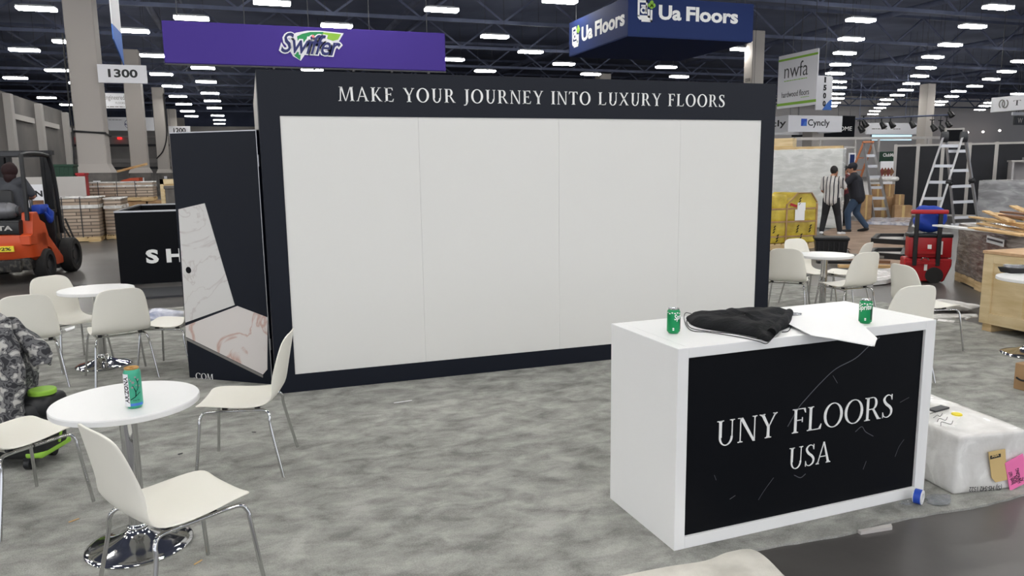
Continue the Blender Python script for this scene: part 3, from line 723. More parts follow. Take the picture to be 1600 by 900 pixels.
base = [(1214, 497), (1268, 524), (1366, 541), (1369, 529), (1347, 506), (1300, 487)]
for k in range(6):
    mb = MB(); z = .0012+.0022*k
    q = [G(px+random.uniform(-5, 3)*(.6 if k < 5 else 0), py+random.uniform(-1.2, .8), CT+z) for px, py in base]
    mb.prism([(p.x, p.y) for p in q], (1, 0, 0), (0, 1, 0), (0, 0, z), (0, 0, .0012))
    mb.build('sheet', 'paper', pp, smooth=False)
def crumple(name, label, cat, p, rx, ry, hz, m, seed, rz=0.0, sub=4, group=None, flat=1.0):
    rnd = random.Random(seed); mb = MB(); mb.ball((0, 0, 0), 1, sub)
    ph = [(rnd.uniform(2, 7), rnd.uniform(2, 7), rnd.uniform(2, 7), rnd.uniform(0, 6)) for _ in range(7)]
    for v in mb.bm.verts:
        c = v.co.copy(); k = 1+.09*sum(math.sin(a*c.x+b_*c.y+d*c.z+e) for a, b_, d, e in ph)*.6
        v.co = Vector((c.x*k*rx, c.y*k*ry, max(0, (c.z*.5+.5))*k*hz))
    o = mb.build(name, m, None, angle=180); o.location = p; o.rotation_euler = (0, 0, rz); return tag(o, label, cat, group)
def clear(m_, tr=.85):
    b = MATS[m_].node_tree.nodes['Principled BSDF']; b.inputs['Transmission Weight'].default_value = tr; b.inputs['IOR'].default_value = 1.2
clear('film', .75)
crumple('plastic_wrapper', 'small clear plastic wrapper between the black bag and the papers', 'wrapper', G(1242, 494, CT), .035, .03, .018, 'film', 3)

# ------------------------------------------------------------------ rolling bag with camouflage jacket
RB = Vector((-1.47, 5.05, .012)); ra = -.35
rb = thing('rolling_bag', 'black wheeled bag with lime green trim under the camouflage jacket', 'bag', RB, ra)
def rbox(mb, a, b_, r): return mb.mm(a, b_, r, 3)
rbox(MB(), (-.42, -.13, .055), (.30, .15, .40), .05).build('bag_body', 'black_plastic', rb)
rbox(MB(), (.10, -.11, .30), (.34, .13, .425), .05).build('front_pocket', 'black_plastic', rb)
MB().lathe([(.065, .42), (.074, .425), (.075, .445), (.07, .452), (.0005, .454)], 32, (.25, .01, 0)).build('green_lid', 'lime', rb)
rbox(MB(), (.2, -.134, .075), (.304, .153, .108), .012).build('green_stripe', 'lime', rb)
MB().tube(bez([(.305, .03, .12), (.325, .03, .2), (.325, .03, .27), (.305, .03, .33)]), .008, 8).build('side_handle', 'lime', rb)
for wx, wy in ((.2, -.1), (.2, .12), (-.36, -.1), (-.36, .12)):
    wh = MB().cyl((wx-.016, wy, .034), (wx+.016, wy, .034), .034, seg=20).build('wheel', 'black_plastic', rb); MB().mm((wx-.022, wy-.02, .036), (wx+.022, wy+.02, .075)).build('wheel_bracket', 'black_plastic', rb)
for hy in (-.06, .06):
    MB().cyl((-.1, hy, .38), (-.1, hy, .86), .009, seg=10).build('handle_tube', 'alu', rb)
MB().cap((-.1, -.07, .865), (-.1, .07, .865), .016).build('handle_grip', 'black_plastic', rb)
jk = thing('jacket', 'grey camouflage jacket draped over the handle of the wheeled bag', 'jacket', RB, ra)
def jacket_sheet():
    rows = []
    for i in range(19):
        v = i/18
        row = []
        for k in range(25):
            a = -PI*.62+k/24*PI*1.24      # wraps round the front of the handle
            hang = .90-.62*v
            wid = .15+.08*min(1, v*1.8)-.10*max(0, v-.5)
            fold = .02*math.sin(6*a+3*v)+.014*math.sin(11*a-5*v)
            x = -.08+(wid+fold)*math.sin(a)*1.15; y = .06-(.06+.11*min(1, v*2)+fold)*math.cos(a)
            z = hang-.06*abs(math.sin(a))*(1-v)+.025*math.sin(3*a+1)*v
            row.append((x, y, z))
        rows.append(row)
    return MB().grid([[(r[0]*.0-.08+(r[0]+.08)*.35, .05, .925) for r in rows[0]]]+rows)
jacket_sheet().build('body', 'camo_cloth', jk, angle=180, mods=subd(1, .014, 0))
def sleeve(P, rad):
    rows = []
    Q = bez(P, 6)
    for i, p in enumerate(Q):
        r_ = rad[0]+(rad[1]-rad[0])*i/(len(Q)-1)
        rows.append([(p.x+(r_+.012*math.sin(3*a+i*1.3))*math.cos(a), p.y+(r_*.6+.008*math.sin(5*a+i))*math.sin(a), p.z+.012*math.sin(2*a+i*.9)) for a in np.linspace(0, 2*PI, 14, endpoint=False)])
    return MB().grid(rows, True)
sleeve([(.02, -.02, .86), (.10, -.07, .72), (.15, -.10, .55), (.155, -.13, .40), (.17, -.15, .27)], (.10, .06)).build('sleeve', 'camo_cloth', jk, angle=180, mods=subd(1, .01, 0))
sleeve([(.0, .05, .86), (.14, .05, .76), (.24, .03, .68), (.27, .0, .60)], (.10, .055)).build('sleeve', 'camo_cloth', jk, angle=180, mods=subd(1, .01, 0))
mb = MB(); mb.ball((-.12, .02, .90), .11, 3, (1.2, .7, .45)); mb.build('hood', 'camo_cloth', jk, angle=180)
o = sleeve([(.172, -.152, .275), (.18, -.155, .235), (.185, -.158, .205)], (.05, .048)).build('cuff', 'light_grey', jk, angle=180, mods=subd(1, .008, 0)); o['label'] = 'pale ribbed cuff'

# things lying on the carpet
crumple('plastic_sheet_bundle', 'crumpled clear plastic bag on the floor behind the second table chairs', 'plastic bag', G(247, 508), .30, .17, .16, 'film_blue', 5, .1)
o = MB().prism([(G(px, py).x, G(px, py).y) for px, py in ((101, 517), (117, 512), (117, 516), (104, 520))], (1, 0, 0), (0, 1, 0), (0, 0, .013), (0, 0, .01)).build('paper_scrap', 'paper', None, smooth=False)
tag(o, 'white paper scrap on the carpet left of the second table', 'scrap', 'scraps on the carpet')
for px, py, L, a, m_, lb in ((630, 631, .14, .1, 'paper', 'thin white strip on the carpet before the black wall'), (116, 818, .05, .6, 'plank_wood', 'tiny straw splinter on the carpet left of the near table base'), (310, 884, .045, .8, 'plank_wood', 'tiny straw splinter beside the foreground chair leg'),
                          (282, 713, .03, .4, 'dark_grey', 'dark crumb on the carpet below the right chair'), (397, 679, .03, -.5, 'dark_grey', 'dark speck on the carpet beneath the right chair leg'), (72, 565, .05, .2, 'dark_grey', 'dark lint on the carpet beside the camouflage jacket')):
    p = G(px, py); o = MB().box((0, 0, .004), (L, .008, .005), None, .002, 1).build('floor_scrap', m_, None); o.location = (p.x, p.y, .013); o.rotation_euler = (0, 0, a); tag(o, lb, 'scrap', 'scraps on the carpet')

# right foreground: wrapped crate with labels
q0 = G(1497, 781); wx, wy = q0.x, q0.y+.03
CRZ = -.12
cr = thing('wrapped_crate', 'long white plastic-wrapped crate with tan and pink labels beside counter', 'crate', (wx, wy, .012), CRZ)
def wrapbox(a, b_, amp, seed, cutn=14):
    mb = MB(); mb.mm(a, b_, .015, 2); bmesh.ops.subdivide_edges(mb.bm, edges=[e for e in mb.bm.edges if e.calc_length() > .1], cuts=cutn, use_grid_fill=True)
    rnd = random.Random(seed); ph = [(rnd.uniform(6, 26), rnd.uniform(6, 26), rnd.uniform(6, 26), rnd.uniform(0, 6)) for _ in range(8)]
    for v in mb.bm.verts:
        c = v.co; k = sum(math.sin(A*c.x+B*c.y+D*c.z+E_) for A, B, D, E_ in ph)/8
        n_ = v.normal if v.normal.length else Vector((0, 0, 1)); v.co = c+n_*k*amp
    for v in mb.bm.verts: v.co.z = max(v.co.z, a[2])
    return mb
wrapbox((0, 0, 0), (.43, 1.15, .315), .010, 4).build('wrapped_box', 'wrap_white', cr, angle=60)
def on_front(pts_):
    out_ = []
    for px, py in pts_:
        p = PL(px, py, (wx, wy, .012), (math.sin(CRZ), -math.cos(CRZ), 0))-Vector((wx, wy, .012)); out_.append((p.x*math.cos(CRZ)+p.y*math.sin(CRZ), p.z))
    return out_
lb1 = on_front([(1541, 705), (1567, 700), (1570, 748), (1552, 752), (1546, 745)]); mb = MB(); mb.prism(lb1, (1, 0, 0), (0, 0, 1), (0, -.012, 0), (0, -.003, 0)); l1 = mb.build('tan_label', 'tan_label', cr, smooth=False)
lb2 = on_front([(1566, 722), (1594, 707), (1604, 750), (1574, 765)]); mb = MB(); mb.prism(lb2, (1, 0, 0), (0, 0, 1), (0, -.014, 0), (0, -.003, 0)); l2 = mb.build('pink_label', 'pink_paper', cr, smooth=False)
x_, z_ = on_front([(1543, 714)])[0]; MB().box((x_+.032, -.0165, z_+.006), (.062, .002, .018), Matrix.Rotation(-.12, 4, 'Y')).build('black_bar_print', 'sign_black', l1, smooth=False)
sans_text('label_lettering', 'ASIA', .045, .012, (x_+.008, -.0172, z_+.002), 'tan_label', l1, .03, rot=Matrix.Rotation(-.12, 4, 'Y'), depth=.001)
x_, z_ = on_front([(1589, 752)])[0]; RR_ = lambda a: Matrix.Rotation(a, 4, 'Y')
for dx, dz, tx, L in ((.022, .01, 'A2', .02), (.008, .002, 'HANGING', .085), (-.014, .004, 'SIGN', .04), (-.035, -.002, 'booth 1657', .075)):
    sans_text('label_handwriting', tx, L, .021, (x_+dx, -.0175, z_+dz), 'sign_black', l2, rot=RR_(-PI/2-.3), depth=.001)
x_, z_ = on_front([(1562, 762)])[0]
sans_text('marker_handwriting', '(SI) HS-542 1522', .2, .034, (x_, -.0125, z_+.026), 'sign_black', cr, rot=RR_(PI+.06), depth=.001)
mb = MB(); q = Matrix.Rotation(-CRZ, 3, 'Z') @ (G(1495, 648, .327)-Vector((wx, wy, .012))); mb.cyl((q.x, q.y, .308), (q.x, q.y, .322), .03, .026, 16); mb.build('yellow_tag', 'yellow_mark', cr)
q = Matrix.Rotation(-CRZ, 3, 'Z') @ (G(1466, 640, .327)-Vector((wx, wy, .012))); MB().box((q.x, q.y, .319), (.13, .05, .012), .3).build('dark_slot', 'dark_grey', cr)
for s in range(4):
    MB().tube(bez([(.03+.03*s, .15+.06*s, .320), (.08+.03*s, .2+.05*s, .321), (.1+.02*s, .16+.06*s, .320), (.15+.02*s, .2+.06*s, .321)]), .0015, 6).build('marker_scribble', 'sign_black', cr)
q = G(1434, 790)
tp = thing('tape_roll', 'small blue and white tape roll at the counter\'s lower right corner', 'tape', (q.x, q.y, .012), .5)
MB().lathe([(.02, -.02), (.036, -.02), (.036, .02), (.02, .02), (.02, -.02)], 32).build('core', 'white_laminate', tp)
for c_ in tp.children: c_.rotation_euler = (PI/2, 0, 0); c_.location = (0, 0, .037)
c_ = MB().lathe([(.0362, -.016), (.0372, -.016), (.0372, .016), (.0362, .016), (.0362, -.016)], 32).build('blue_label', 'tape_blue', tp); c_.rotation_euler = (PI/2, 0, 0); c_.location = (0, 0, .037)
crumple('clear_film_scrap', 'glittering clear plastic film on the carpet beside the tape roll', 'plastic film', G(1466, 785), .08, .05, .035, 'film', 9, .3)
crumple('clear_film_scrap', 'clear plastic film at the counter foot left of the tape roll', 'plastic film', G(1418, 789), .05, .025, .02, 'film', 11, .1)
poly = [G(px, py) for px, py in ((1340, 833), (1392, 823), (1394, 828), (1345, 836))]
tag(MB().prism([(p.x, p.y) for p in poly], (1, 0, 0), (0, 1, 0), (0, 0, .0005), (0, 0, .016)).build('carpet_strip', 'light_grey', None, smooth=False), 'flat pale strip on the carpet edge before the counter', 'strip')
poly = [G(px, py) for px, py in ((960, 908), (1040, 892), (1102, 882), (1140, 868), (1180, 866), (1222, 903), (1262, 960), (900, 970))]
mb = MB(); mb.prism([(p.x, p.y) for p in bez([(*p[:2], 0) for p in poly]+[(*poly[0][:2], 0)], 6)[:-1]], (1, 0, 0), (0, 1, 0), (0, 0, .0005), (0, 0, .018))
tag(mb.build('floor_mat', 'cream_mat', None, smooth=False), 'cream carpet offcut lying before the counter at the bottom edge', 'mat')

# ------------------------------------------------------------------ tray and box at the right edge
q = G(1581, 425, .715)
tr = thing('food_tray', 'black takeout tray with crumpled clear lid on the right-edge table', 'tray', (q.x+.06, q.y, .7085), -.3)
mb = MB(); rows = [[(-.10, -.07, 0), (.10, -.07, 0), (.10, .07, 0), (-.10, .07, 0)], [(-.12, -.085, .045), (.12, -.085, .045), (.12, .085, .045), (-.12, .085, .045)]]
mb.grid(rows, True); mb.bm.faces.new(mb.bm.verts[:4]); mb.build('tray', 'black_plastic', tr, smooth=False, mods=subd(0, .004, 1))
o = crumple('clear_lid', None, None, (0, 0, .038), .12, .08, .035, 'film', 21, 0, 3); o.parent = tr
a_, b_ = G(1582.5, 609), G(1600, 613)
cb = thing('carton', 'small brown shipping carton with black arrow at the right photo edge', 'carton', (a_.x, a_.y, .012), -1.5)
MB().mm((0, 0, 0), (.34, .26, .20), .004, 1).build('carton_body', 'cardboard', cb, smooth=False)
MB().tube(bez([(.02, -.003, .09), (.05, -.003, .078), (.09, -.003, .08), (.13, -.003, .095)]), .007, 8).box((.125, -.003, .10), (.04, .003, .015)).build('arrow_print', 'sign_black', cb)
MB().mm((0, .11, .2), (.34, .15, .202)).build('packing_tape', 'tan_label', cb, smooth=False)

# ------------------------------------------------------------------ wooden crate at the right
q = G(1529, 517)
wc = thing('wooden_crate', 'pale plywood shipping crate at right, standing on wooden feet', 'crate', (q.x, q.y, 0), -PI/2-.03)
L, D, Hc = 1.6, 1.0, .83
MB().mm((.02, .02, .09), (L, D, Hc-.03)).build('plywood_box', 'crate_wood', wc, smooth=False)
for a, b_ in (((-.005, 0, .09), (.10, .03, Hc-.03)), ((.36, 0, .2), (.45, .03, Hc-.12)), ((.10, 0, .09), (L, .03, .20)), ((.10, 0, Hc-.12), (L, .03, Hc-.03)), ((.9, 0, .2), (1.0, .03, Hc-.12)), ((.45, .005, .47), (.9, .025, .50)), ((-.012, 0, .09), (.0, .10, Hc-.03)), ((-.012, .1, .09), (0, D, .2)), ((-.012, .1, Hc-.13), (0, D, Hc-.03))):
    MB().mm(a, b_, .003, 1).build('batten', 'crate_wood', wc, smooth=False)
MB().mm((-.02, -.01, Hc-.03), (L+.02, D+.02, Hc), .003, 1).build('lid', 'crate_lid', wc, smooth=False)
for fx in (0.02, .7, 1.4): MB().mm((fx, .02, 0), (fx+.10, D, .09)).build('skid', 'wood_pale', wc, smooth=False)

# ------------------------------------------------------------------ left background: dark square sign box on the floor
SX, SY = -1.97, 12.83
sb = thing('sign_box', 'dark navy open square sign ring with white letters standing on the floor', 'sign', (SX, SY, 0))
SW, SD, SH = 2.6, 2.75, 1.14
for nm, a, b_ in (('front_side', (0, 0, .02), (SW, .04, SH)), ('left_side', (0, .04, .02), (.04, SD, SH)), ('back_side', (.04, SD-.04, .02), (SW, SD, SH)), ('right_side', (SW-.04, .04, .02), (SW, SD-.04, SH))):
    MB().mm(a, b_).build(nm, 'ink_black', sb, smooth=False)
MB().mm((-.005, -.006, SH-.012), (SW, .046, SH+.012)).mm((-.006, 0, SH-.012), (.046, SD, SH+.012)).mm((0, SD-.046, SH-.012), (SW, SD+.005, SH+.012)).mm((SW-.046, 0, SH-.012), (SW+.005, SD, SH+.012)).build('top_trim', 'alu', sb, smooth=False)
p0 = AT(229, 412, SY)-Vector((SX, SY, 0)); p1 = AT(252, 389, SY)-Vector((SX, SY, 0))
sans_text('lettering', 'S H A W', 1.42, p1.z-p0.z, (p0.x, -.002, p0.z), 'letter_white', sb, bold=.045)
p0 = G(203, 452); o = MB().mm((0, 0, .001), (1.6, .9, .03)).build('floor_board', 'dark_grey', None, smooth=False); o.location = (p0.x, 11.35, 0); tag(o, 'dark grey board lying on the floor before the navy sign box', 'board')
o = MB().mm((0, 0, .001), (.9, .25, .02)).build('floor_sheet', 'light_grey', None, smooth=False); p = G(170, 452); o.location = (p.x-.3, p.y, 0); o.rotation_euler = (0, 0, .5); tag(o, 'pale protective sheet on the floor left of the navy sign box', 'sheet')

# ------------------------------------------------------------------ forklift and driver
FX, FY = -3.86, 13.75
fk = thing('forklift', 'orange and black forklift truck seen from behind at left', 'forklift', (FX, FY, 0), -.13)
def mirror_prof(mb, prof, x0, x1): return mb.prism([(y, z) for y, z in prof], (0, 1, 0), (0, 0, 1), (x0, 0, 0), (x1-x0, 0, 0))
# counterweight: orange mass rounded towards the rear
mb = MB(); rows = []
for z, ins, y0 in ((.36, .05, .06), (.42, .0, .0), (.62, .0, -.05), (.72, .0, -.05), (.78, .0, -.03), (.80, .03, .0)):
    hw = .56-ins; pts_ = []
    for k in range(13):
        a = -PI/2+PI*k/12; pts_.append((hw*math.copysign(abs(math.sin(a))**.55, math.sin(a)), y0+.30-.30*abs(math.cos(a))**.55, z))
    pts_ += [(hw, .62, z), (-hw, .62, z)]; rows.append(pts_)
mb.grid(rows, True); mb.bm.faces.new([v for v in mb.bm.verts][-15:]); mb.build('counterweight', 'truck_orange', fk)
for sx in (-1, 1):
    mb = MB(); mb.prism([(-.02, .78), (.10, .78), (.16, 1.13), (.36, 1.13), (.42, .98), (.62, .94), (.70, .70), (1.25, .32), (1.25, .20), (.92, .20), (.78, .52), (.40, .62), (-.02, .62)], (0, 1, 0), (0, 0, 1), (sx*.56-(.16 if sx > 0 else 0), 0, 0), (.16, 0, 0))
    bmesh.ops.bevel(mb.bm, geom=mb.bm.edges[:], offset=.015, segments=1, affect='EDGES'); mb.build('side_cover', 'truck_orange', fk)
MB().mm((-.42, .0, .72), (.42, .55, 1.02), .03).build('engine_hood', 'black_plastic', fk)
MB().mm((-.42, -.035, .80), (.42, .01, .985), .01).build('rear_grille', 'black_plastic', fk)
sans_text('brand_lettering', 'TOYOTA', .66, .075, (-.33, -.037, .86), 'light_grey', fk, bold=.03)
MB().mm((-.5, .02, .22), (.5, .7, .42), .03).build('chassis', 'grimy_black', fk)
MB().mm((-.54, -.05, .20), (.40, .04, .40), .04).build('rear_bumper', 'grimy_black', fk)
pl_ = MB().mm((.05, -.07, .53), (.33, -.048, .62), .004, 1).build('number_plate', 'yellow_mark', fk)
sans_text('plate_lettering', '92%', .2, .05, (.09, -.0705, .55), 'sign_black', pl_, .02)
MB().mm((-.44, .30, 1.0), (.44, .75, 1.08), .02).build('seat_deck', 'black_plastic', fk)
MB().cap((-.26, .16, 1.16), (.24, .16, 1.16), .135, seg=24).build('gas_tank', 'tank_grey', fk)
MB().cyl((.30, .16, 1.16), (.39, .16, 1.16), .07).cyl((-.1, .16, 1.16), (-.07, .16, 1.16), .139, seg=24).cyl((.08, .16, 1.16), (.11, .16, 1.16), .139, seg=24).build('tank_fitting', 'dark_grey', fk)
MB().mm((.06, .015, 1.13), (.12, .03, 1.22)).build('tank_label', 'sign_white', fk, smooth=False)
# overhead guard
for sx in (-1, 1):
    MB().tube(bez([(sx*.50, .10, 1.0), (sx*.50, .13, 1.5), (sx*.48, .18, 1.95), (sx*.47, .25, 2.03), (sx*.47, .7, 2.06), (sx*.47, 1.15, 2.04), (sx*.48, 1.28, 1.98), (sx*.50, 1.38, 1.6), (sx*.50, 1.48, .7)]), .034, 8).build('guard_post', 'black_plastic', fk)
mb = MB(); mb.mm((-.47, .2, 2.01), (.47, .28, 2.07)).mm((-.47, 1.12, 2.01), (.47, 1.2, 2.07))
for k in range(6): mb.mm((-.38+k*.15, .25, 2.02), (-.34+k*.15, 1.15, 2.06))
mb.build('guard_roof', 'dark_grey', fk, smooth=False)
MB().mm((-.3, .48, 1.0), (.2, .95, 1.06), .02).mm((-.28, .45, 1.04), (.18, .55, 1.48), .04).build('driver_seat', 'black_plastic', fk)
MB().cyl((0.0, 1.28, .9), (-.0, 1.12, 1.32), .02).tube([(-.0+.17*math.cos(a), 1.1+.09*math.sin(a), 1.33+.14*math.sin(a)) for a in np.linspace(0, 2*PI, 20, endpoint=False)], .014, 8, True).build('steering_wheel', 'black_plastic', fk)
MB().mm((-.5, .98, .28), (.5, 1.36, .42), .02).mm((-.46, 1.3, .42), (.46, 1.42, 1.12), .02).build('floor_and_dash', 'black_plastic', fk)
for sx in (-1, 1):
    MB().mm((sx*.36-.05, 1.52, .1), (sx*.36+.05, 1.64, 2.12), .01, 1).mm((sx*.27-.035, 1.56, .1), (sx*.27+.035, 1.67, 2.05), .01, 1).build('mast_rail', 'black_plastic', fk)
    MB().mm((sx*.25-.06, 1.72, .05), (sx*.25+.06, 2.8, .09)).build('fork', 'dark_grey', fk)
MB().mm((-.45, 1.54, 2.05), (.45, 1.64, 2.13)).mm((-.45, 1.54, 1.0), (.45, 1.6, 1.06)).mm((-.45, 1.66, .08), (.45, 1.72, .55)).build('mast_crossbar', 'black_plastic', fk)
MB().cyl((0, 1.6, .2), (0, 1.6, 1.5), .04).build('lift_cylinder', 'steel', fk)
for sx in (-1, 1):
    for y, R, wd in ((.50, .26, .19), (1.60, .305, .21)):
        x = sx*(.53 if R < .28 else .55)
        t = MB(); t.lathe([(R*.62, -wd/2), (R*.9, -wd/2), (R, -wd*.36), (R, wd*.36), (R*.9, wd/2), (R*.62, wd/2), (R*.62, -wd/2)], 32)
        bmesh.ops.transform(t.bm, matrix=Matrix.Translation((x, y, R)) @ Matrix.Rotation(PI/2, 4, 'Y'), verts=t.bm.verts[:]); tw = t.build('wheel', 'rubber', fk)
        MB().cyl((x-wd*.3, y, R), (x+wd*.3, y, R), R*.62, seg=24).cyl((x+sx*wd*.25, y, R), (x+sx*wd*.38, y, R), R*.28, seg=16).build('hub', 'dark_grey', tw)
MB().cyl((-.32, .42, 1.85), (-.32, .45, 1.85), .07, seg=20).build('rear_mirror', 'light_grey', fk)
MB().mm((.30, .8, 1.06), (.44, 1.2, 1.22), .03).build('blue_rag', 'blue_cloth', fk)
crumple('blue_bag', 'bright blue bag hanging at the forklift\'s right side', 'bag', (FX+.64, FY+.86, .90), .06, .10, .24, 'blue_cloth', 31)

# ------------------------------------------------------------------ people: one continuous body each, five-fingered hands
def person(label, loc, rz, H, J, cloth, cat='person', seated=False, hat=None, hair='hair_dark', hairlen=.05, group=None):
    """J: joint positions in a 1.72 m figure facing +Y"""
    t = thing('person', label, cat, loc, rz); t.scale = (H/1.72,)*3
    V = lambda k: Vector(J[k])
    mb = MB(); hd = V('head'); look = Vector(J.get('look', (0, 1, 0))).normalized(); side = look.cross(Vector((0, 0, 1))).normalized()
    q = Matrix((side, look, Vector((0, 0, 1)))).transposed().to_4x4()
    mb.ball(hd, .098, 3, (.80, .98, 1.18), q); mb.ball(hd+look*.03-Vector((0, 0, .06)), .066, 3, (.85, .95, .95), q)
    mb.cap(hd+look*.088+Vector((0, 0, .01)), hd+look*.112-Vector((0, 0, .025)), .010, .016)
    for s in (-1, 1): mb.ball(hd+side*s*.082-look*.005-Vector((0, 0, .015)), .026, 2, (.4, .8, 1.15), q)
    mb.ball(hd+look*.086-Vector((0, 0, .062)), .018, 2, (1.4, .6, .5), q)
    mb.cap(hd-Vector((0, 0, .07)), V('neck'), .052, .062); mb.cap(V('neck'), V('chest'), .075, .13)
    for s in 'LR':
        mb.cap(V('chest')+Vector((0, 0, .06)), V('sh'+s), .10, .068); mb.cap(V('sh'+s), V('el'+s), .054, .042); mb.cap(V('el'+s), V('wr'+s), .043, .029)
        mb.cap(V('hip'+s), V('kn'+s), .088, .058); mb.cap(V('kn'+s), V('an'+s), .060, .038); mb.cap(V('an'+s)+Vector((0, 0, -.03)), V('toe'+s), .036, .026)
        d = (V('wr'+s)-V('el'+s)).normalized(); d = (d+Vector(J.get('hand'+s, (0, 0, 0)))).normalized()
        across = d.cross(Vector(J.get('palm'+s, (0, 0, 1)))).normalized(); nrm = across.cross(d).normalized(); w0 = V('wr'+s)
        for k in range(4):
            u = (k-1.5)*.021; ln = (.062, .074, .070, .054)[k]
            b0 = w0+d*.092+across*u; b1 = b0+d*ln*.55-nrm*.010; b2 = b1+d*ln*.40-nrm*.026
            mb.cap(w0+d*.015+across*u*.5, b0, .017, .014, 8); mb.cap(b0, b1, .0105, .0095, 8); mb.cap(b1, b2, .0095, .008, 8)
        th = w0+d*.03-across*.026; mb.cap(th, th+d*.035-across*.026-nrm*.006, .013, .011, 8); mb.cap(th+d*.035-across*.026-nrm*.006, th+d*.066-across*.03-nrm*.016, .0105, .0085, 8)
    mb.cap(V('chest'), V('waist'), .145, .125); mb.cap(V('waist'), V('pelvis'), .125, .135)
    for s in 'LR': mb.cap(V('pelvis'), V('hip'+s), .11, .095)
    mb.build('body', 'skin', t, angle=180, mods=voxel(.0085, 5))
    # clothing
    gi = J.get('girth', 1.0)
    mb = MB(); mb.cap(V('neck')-Vector((0, 0, .015)), V('chest'), .085, .155*gi)
    ch, wa, pe = V('chest'), V('waist'), V('pelvis')
    for off in (-.055, .055):
        o_ = Vector((off, 0, 0)); mb.cap(ch+o_, wa+o_, .142*gi, .132*gi, 16); mb.cap(wa+o_, pe+o_-Vector((0, 0, .05)), .134*gi, .142*gi, 16)
    for s in 'LR':
        mb.cap(ch+Vector((0, 0, .06)), V('sh'+s), .115, .085); mb.cap(V('sh'+s), V('sh'+s).lerp(V('el'+s), .78), .083, .074)
    mb.cap(ch, wa, .158*gi, .148*gi, 16); mb.cap(wa, pe-Vector((0, 0, .05)), .148*gi, .15*gi, 16)
    mb.build('shirt', cloth['shirt'], t, angle=180, mods=voxel(.012, 4))
    mb = MB()
    for s in 'LR':
        mb.cap(pe-Vector((0, 0, .02)), V('hip'+s), .138, .12); mb.cap(V('hip'+s), V('kn'+s), .118, .082); mb.cap(V('kn'+s), V('an'+s)+Vector((0, 0, .035)), .082, .066)
    mb.build('trousers', cloth['trousers'], t, angle=180, mods=voxel(.012, 4))
    for s in 'LR':
        an, to = V('an'+s), V('toe'+s); f = (to-an); f.z = 0; f.normalize()
        mb = MB(); mb.cap(an-f*.03-Vector((0, 0, .035)), to, .046, .036); mb.cap(an+Vector((0, 0, .02)), an-Vector((0, 0, .03)), .045, .05)
        mb.build('shoe', cloth['shoe'], t, angle=180, mods=voxel(.009, 3))
    mb = MB()
    mb.ball(hd-look*.014+Vector((0, 0, .026)), .104, 3, (.86, .99, 1.12), q)
    if hairlen > .1:
        mb.cap(hd-look*.05, hd-look*.075-Vector((0, 0, hairlen)), .10, .09); mb.ball(hd-look*.05, .125, 3)
    for v in list(mb.bm.verts):
        r = v.co-hd
        if r.dot(look) > .035 and r.z < .085: v.co -= look*(r.dot(look)-.035)
    mb.build('hair', hair, t, angle=180)
    for s in (-1, 1):
        MB().ball(hd+side*s*.031+look*.086+Vector((0, 0, .012)), .011, 2, (1.2, .7, .8), q).build('eye', 'hair_dark', t)
    if hat:
        mb = MB(); mb.ball(hd-look*.01+Vector((0, 0, .045)), .113, 3, (.86, 1.0, .88), q); mb.box(hd+look*.13+Vector((0, 0, .05)), (.15, .12, .012), q, .004, 1); mb.build('cap', hat, t)
    return t
STAND = dict(pelvis=(0, 0, .93), waist=(0, .01, 1.08), chest=(0, 0, 1.27), neck=(0, -.01, 1.46), head=(0, .03, 1.60), shL=(-.185, 0, 1.40), shR=(.185, 0, 1.40),
             elL=(-.23, .02, 1.12), elR=(.23, .02, 1.12), wrL=(-.22, .12, .89), wrR=(.22, .12, .89), hipL=(-.09, 0, .90), hipR=(.09, 0, .90), knL=(-.10, .03, .49), knR=(.10, .03, .49),
             anL=(-.11, 0, .085), anR=(.11, 0, .085), toeL=(-.13, .17, .035), toeR=(.13, .17, .035))
def pose(**k): d = dict(STAND); d.update(k); return d
hx = math.atan2(-13.6, 15.7)  # heading that faces straight away from the camera
p = G(1296, 367)
person('person in striped shirt and black trousers working at the white wrapped panel', (p.x, p.y, 0), hx-.25, 1.66,
       pose(elR=(.30, .10, 1.17), wrR=(.20, .33, 1.22), elL=(-.23, .03, 1.12), wrL=(-.16, .22, 1.0), knL=(-.15, .05, .50), anL=(-.19, -.02, .085), toeL=(-.22, .15, .035), knR=(.15, .10, .50), anR=(.22, .08, .085), toeR=(.30, .24, .035), head=(.03, .05, 1.60), look=(.45, 1, -.15)),
       dict(shirt='shirt_striped', trousers='trousers_black', shoe='shoe_white'))
p = G(1334, 363)
person('person in black shirt, cap and blue jeans leaning into the wrapped panel edge', (p.x, p.y, 0), hx+PI/2-.1, 1.76,
       pose(pelvis=(0, -.04, .91), waist=(0, 0, 1.06), chest=(0, .05, 1.25), neck=(0, .07, 1.44), head=(0, .12, 1.57), shL=(-.20, .06, 1.38), shR=(.20, .06, 1.38), elL=(-.27, .26, 1.16), wrL=(-.16, .50, 1.06), elR=(.25, .26, 1.24), wrR=(.14, .47, 1.36),
            hipL=(-.09, -.04, .88), hipR=(.09, -.04, .88), knL=(-.12, .16, .50), anL=(-.12, .12, .085), toeL=(-.14, .29, .035), knR=(.12, -.02, .48), anR=(.13, -.26, .12), toeR=(.15, -.10, .035), look=(-.1, 1, -.1), girth=1.2),
       dict(shirt='shirt_black', trousers='jeans', shoe='shoe_black'), hat='shirt_black')
p = G(1318, 355)
person('person in maroon shirt half hidden between the striped and the black shirt', (p.x+.25, p.y+.3, 0), hx+PI/2+.5, 1.66, pose(elL=(-.26, .2, 1.15), wrL=(-.15, .42, 1.12), elR=(.26, .2, 1.15), wrR=(.15, .42, 1.12)),
       dict(shirt='shirt_maroon', trousers='trousers_black', shoe='shoe_black'))
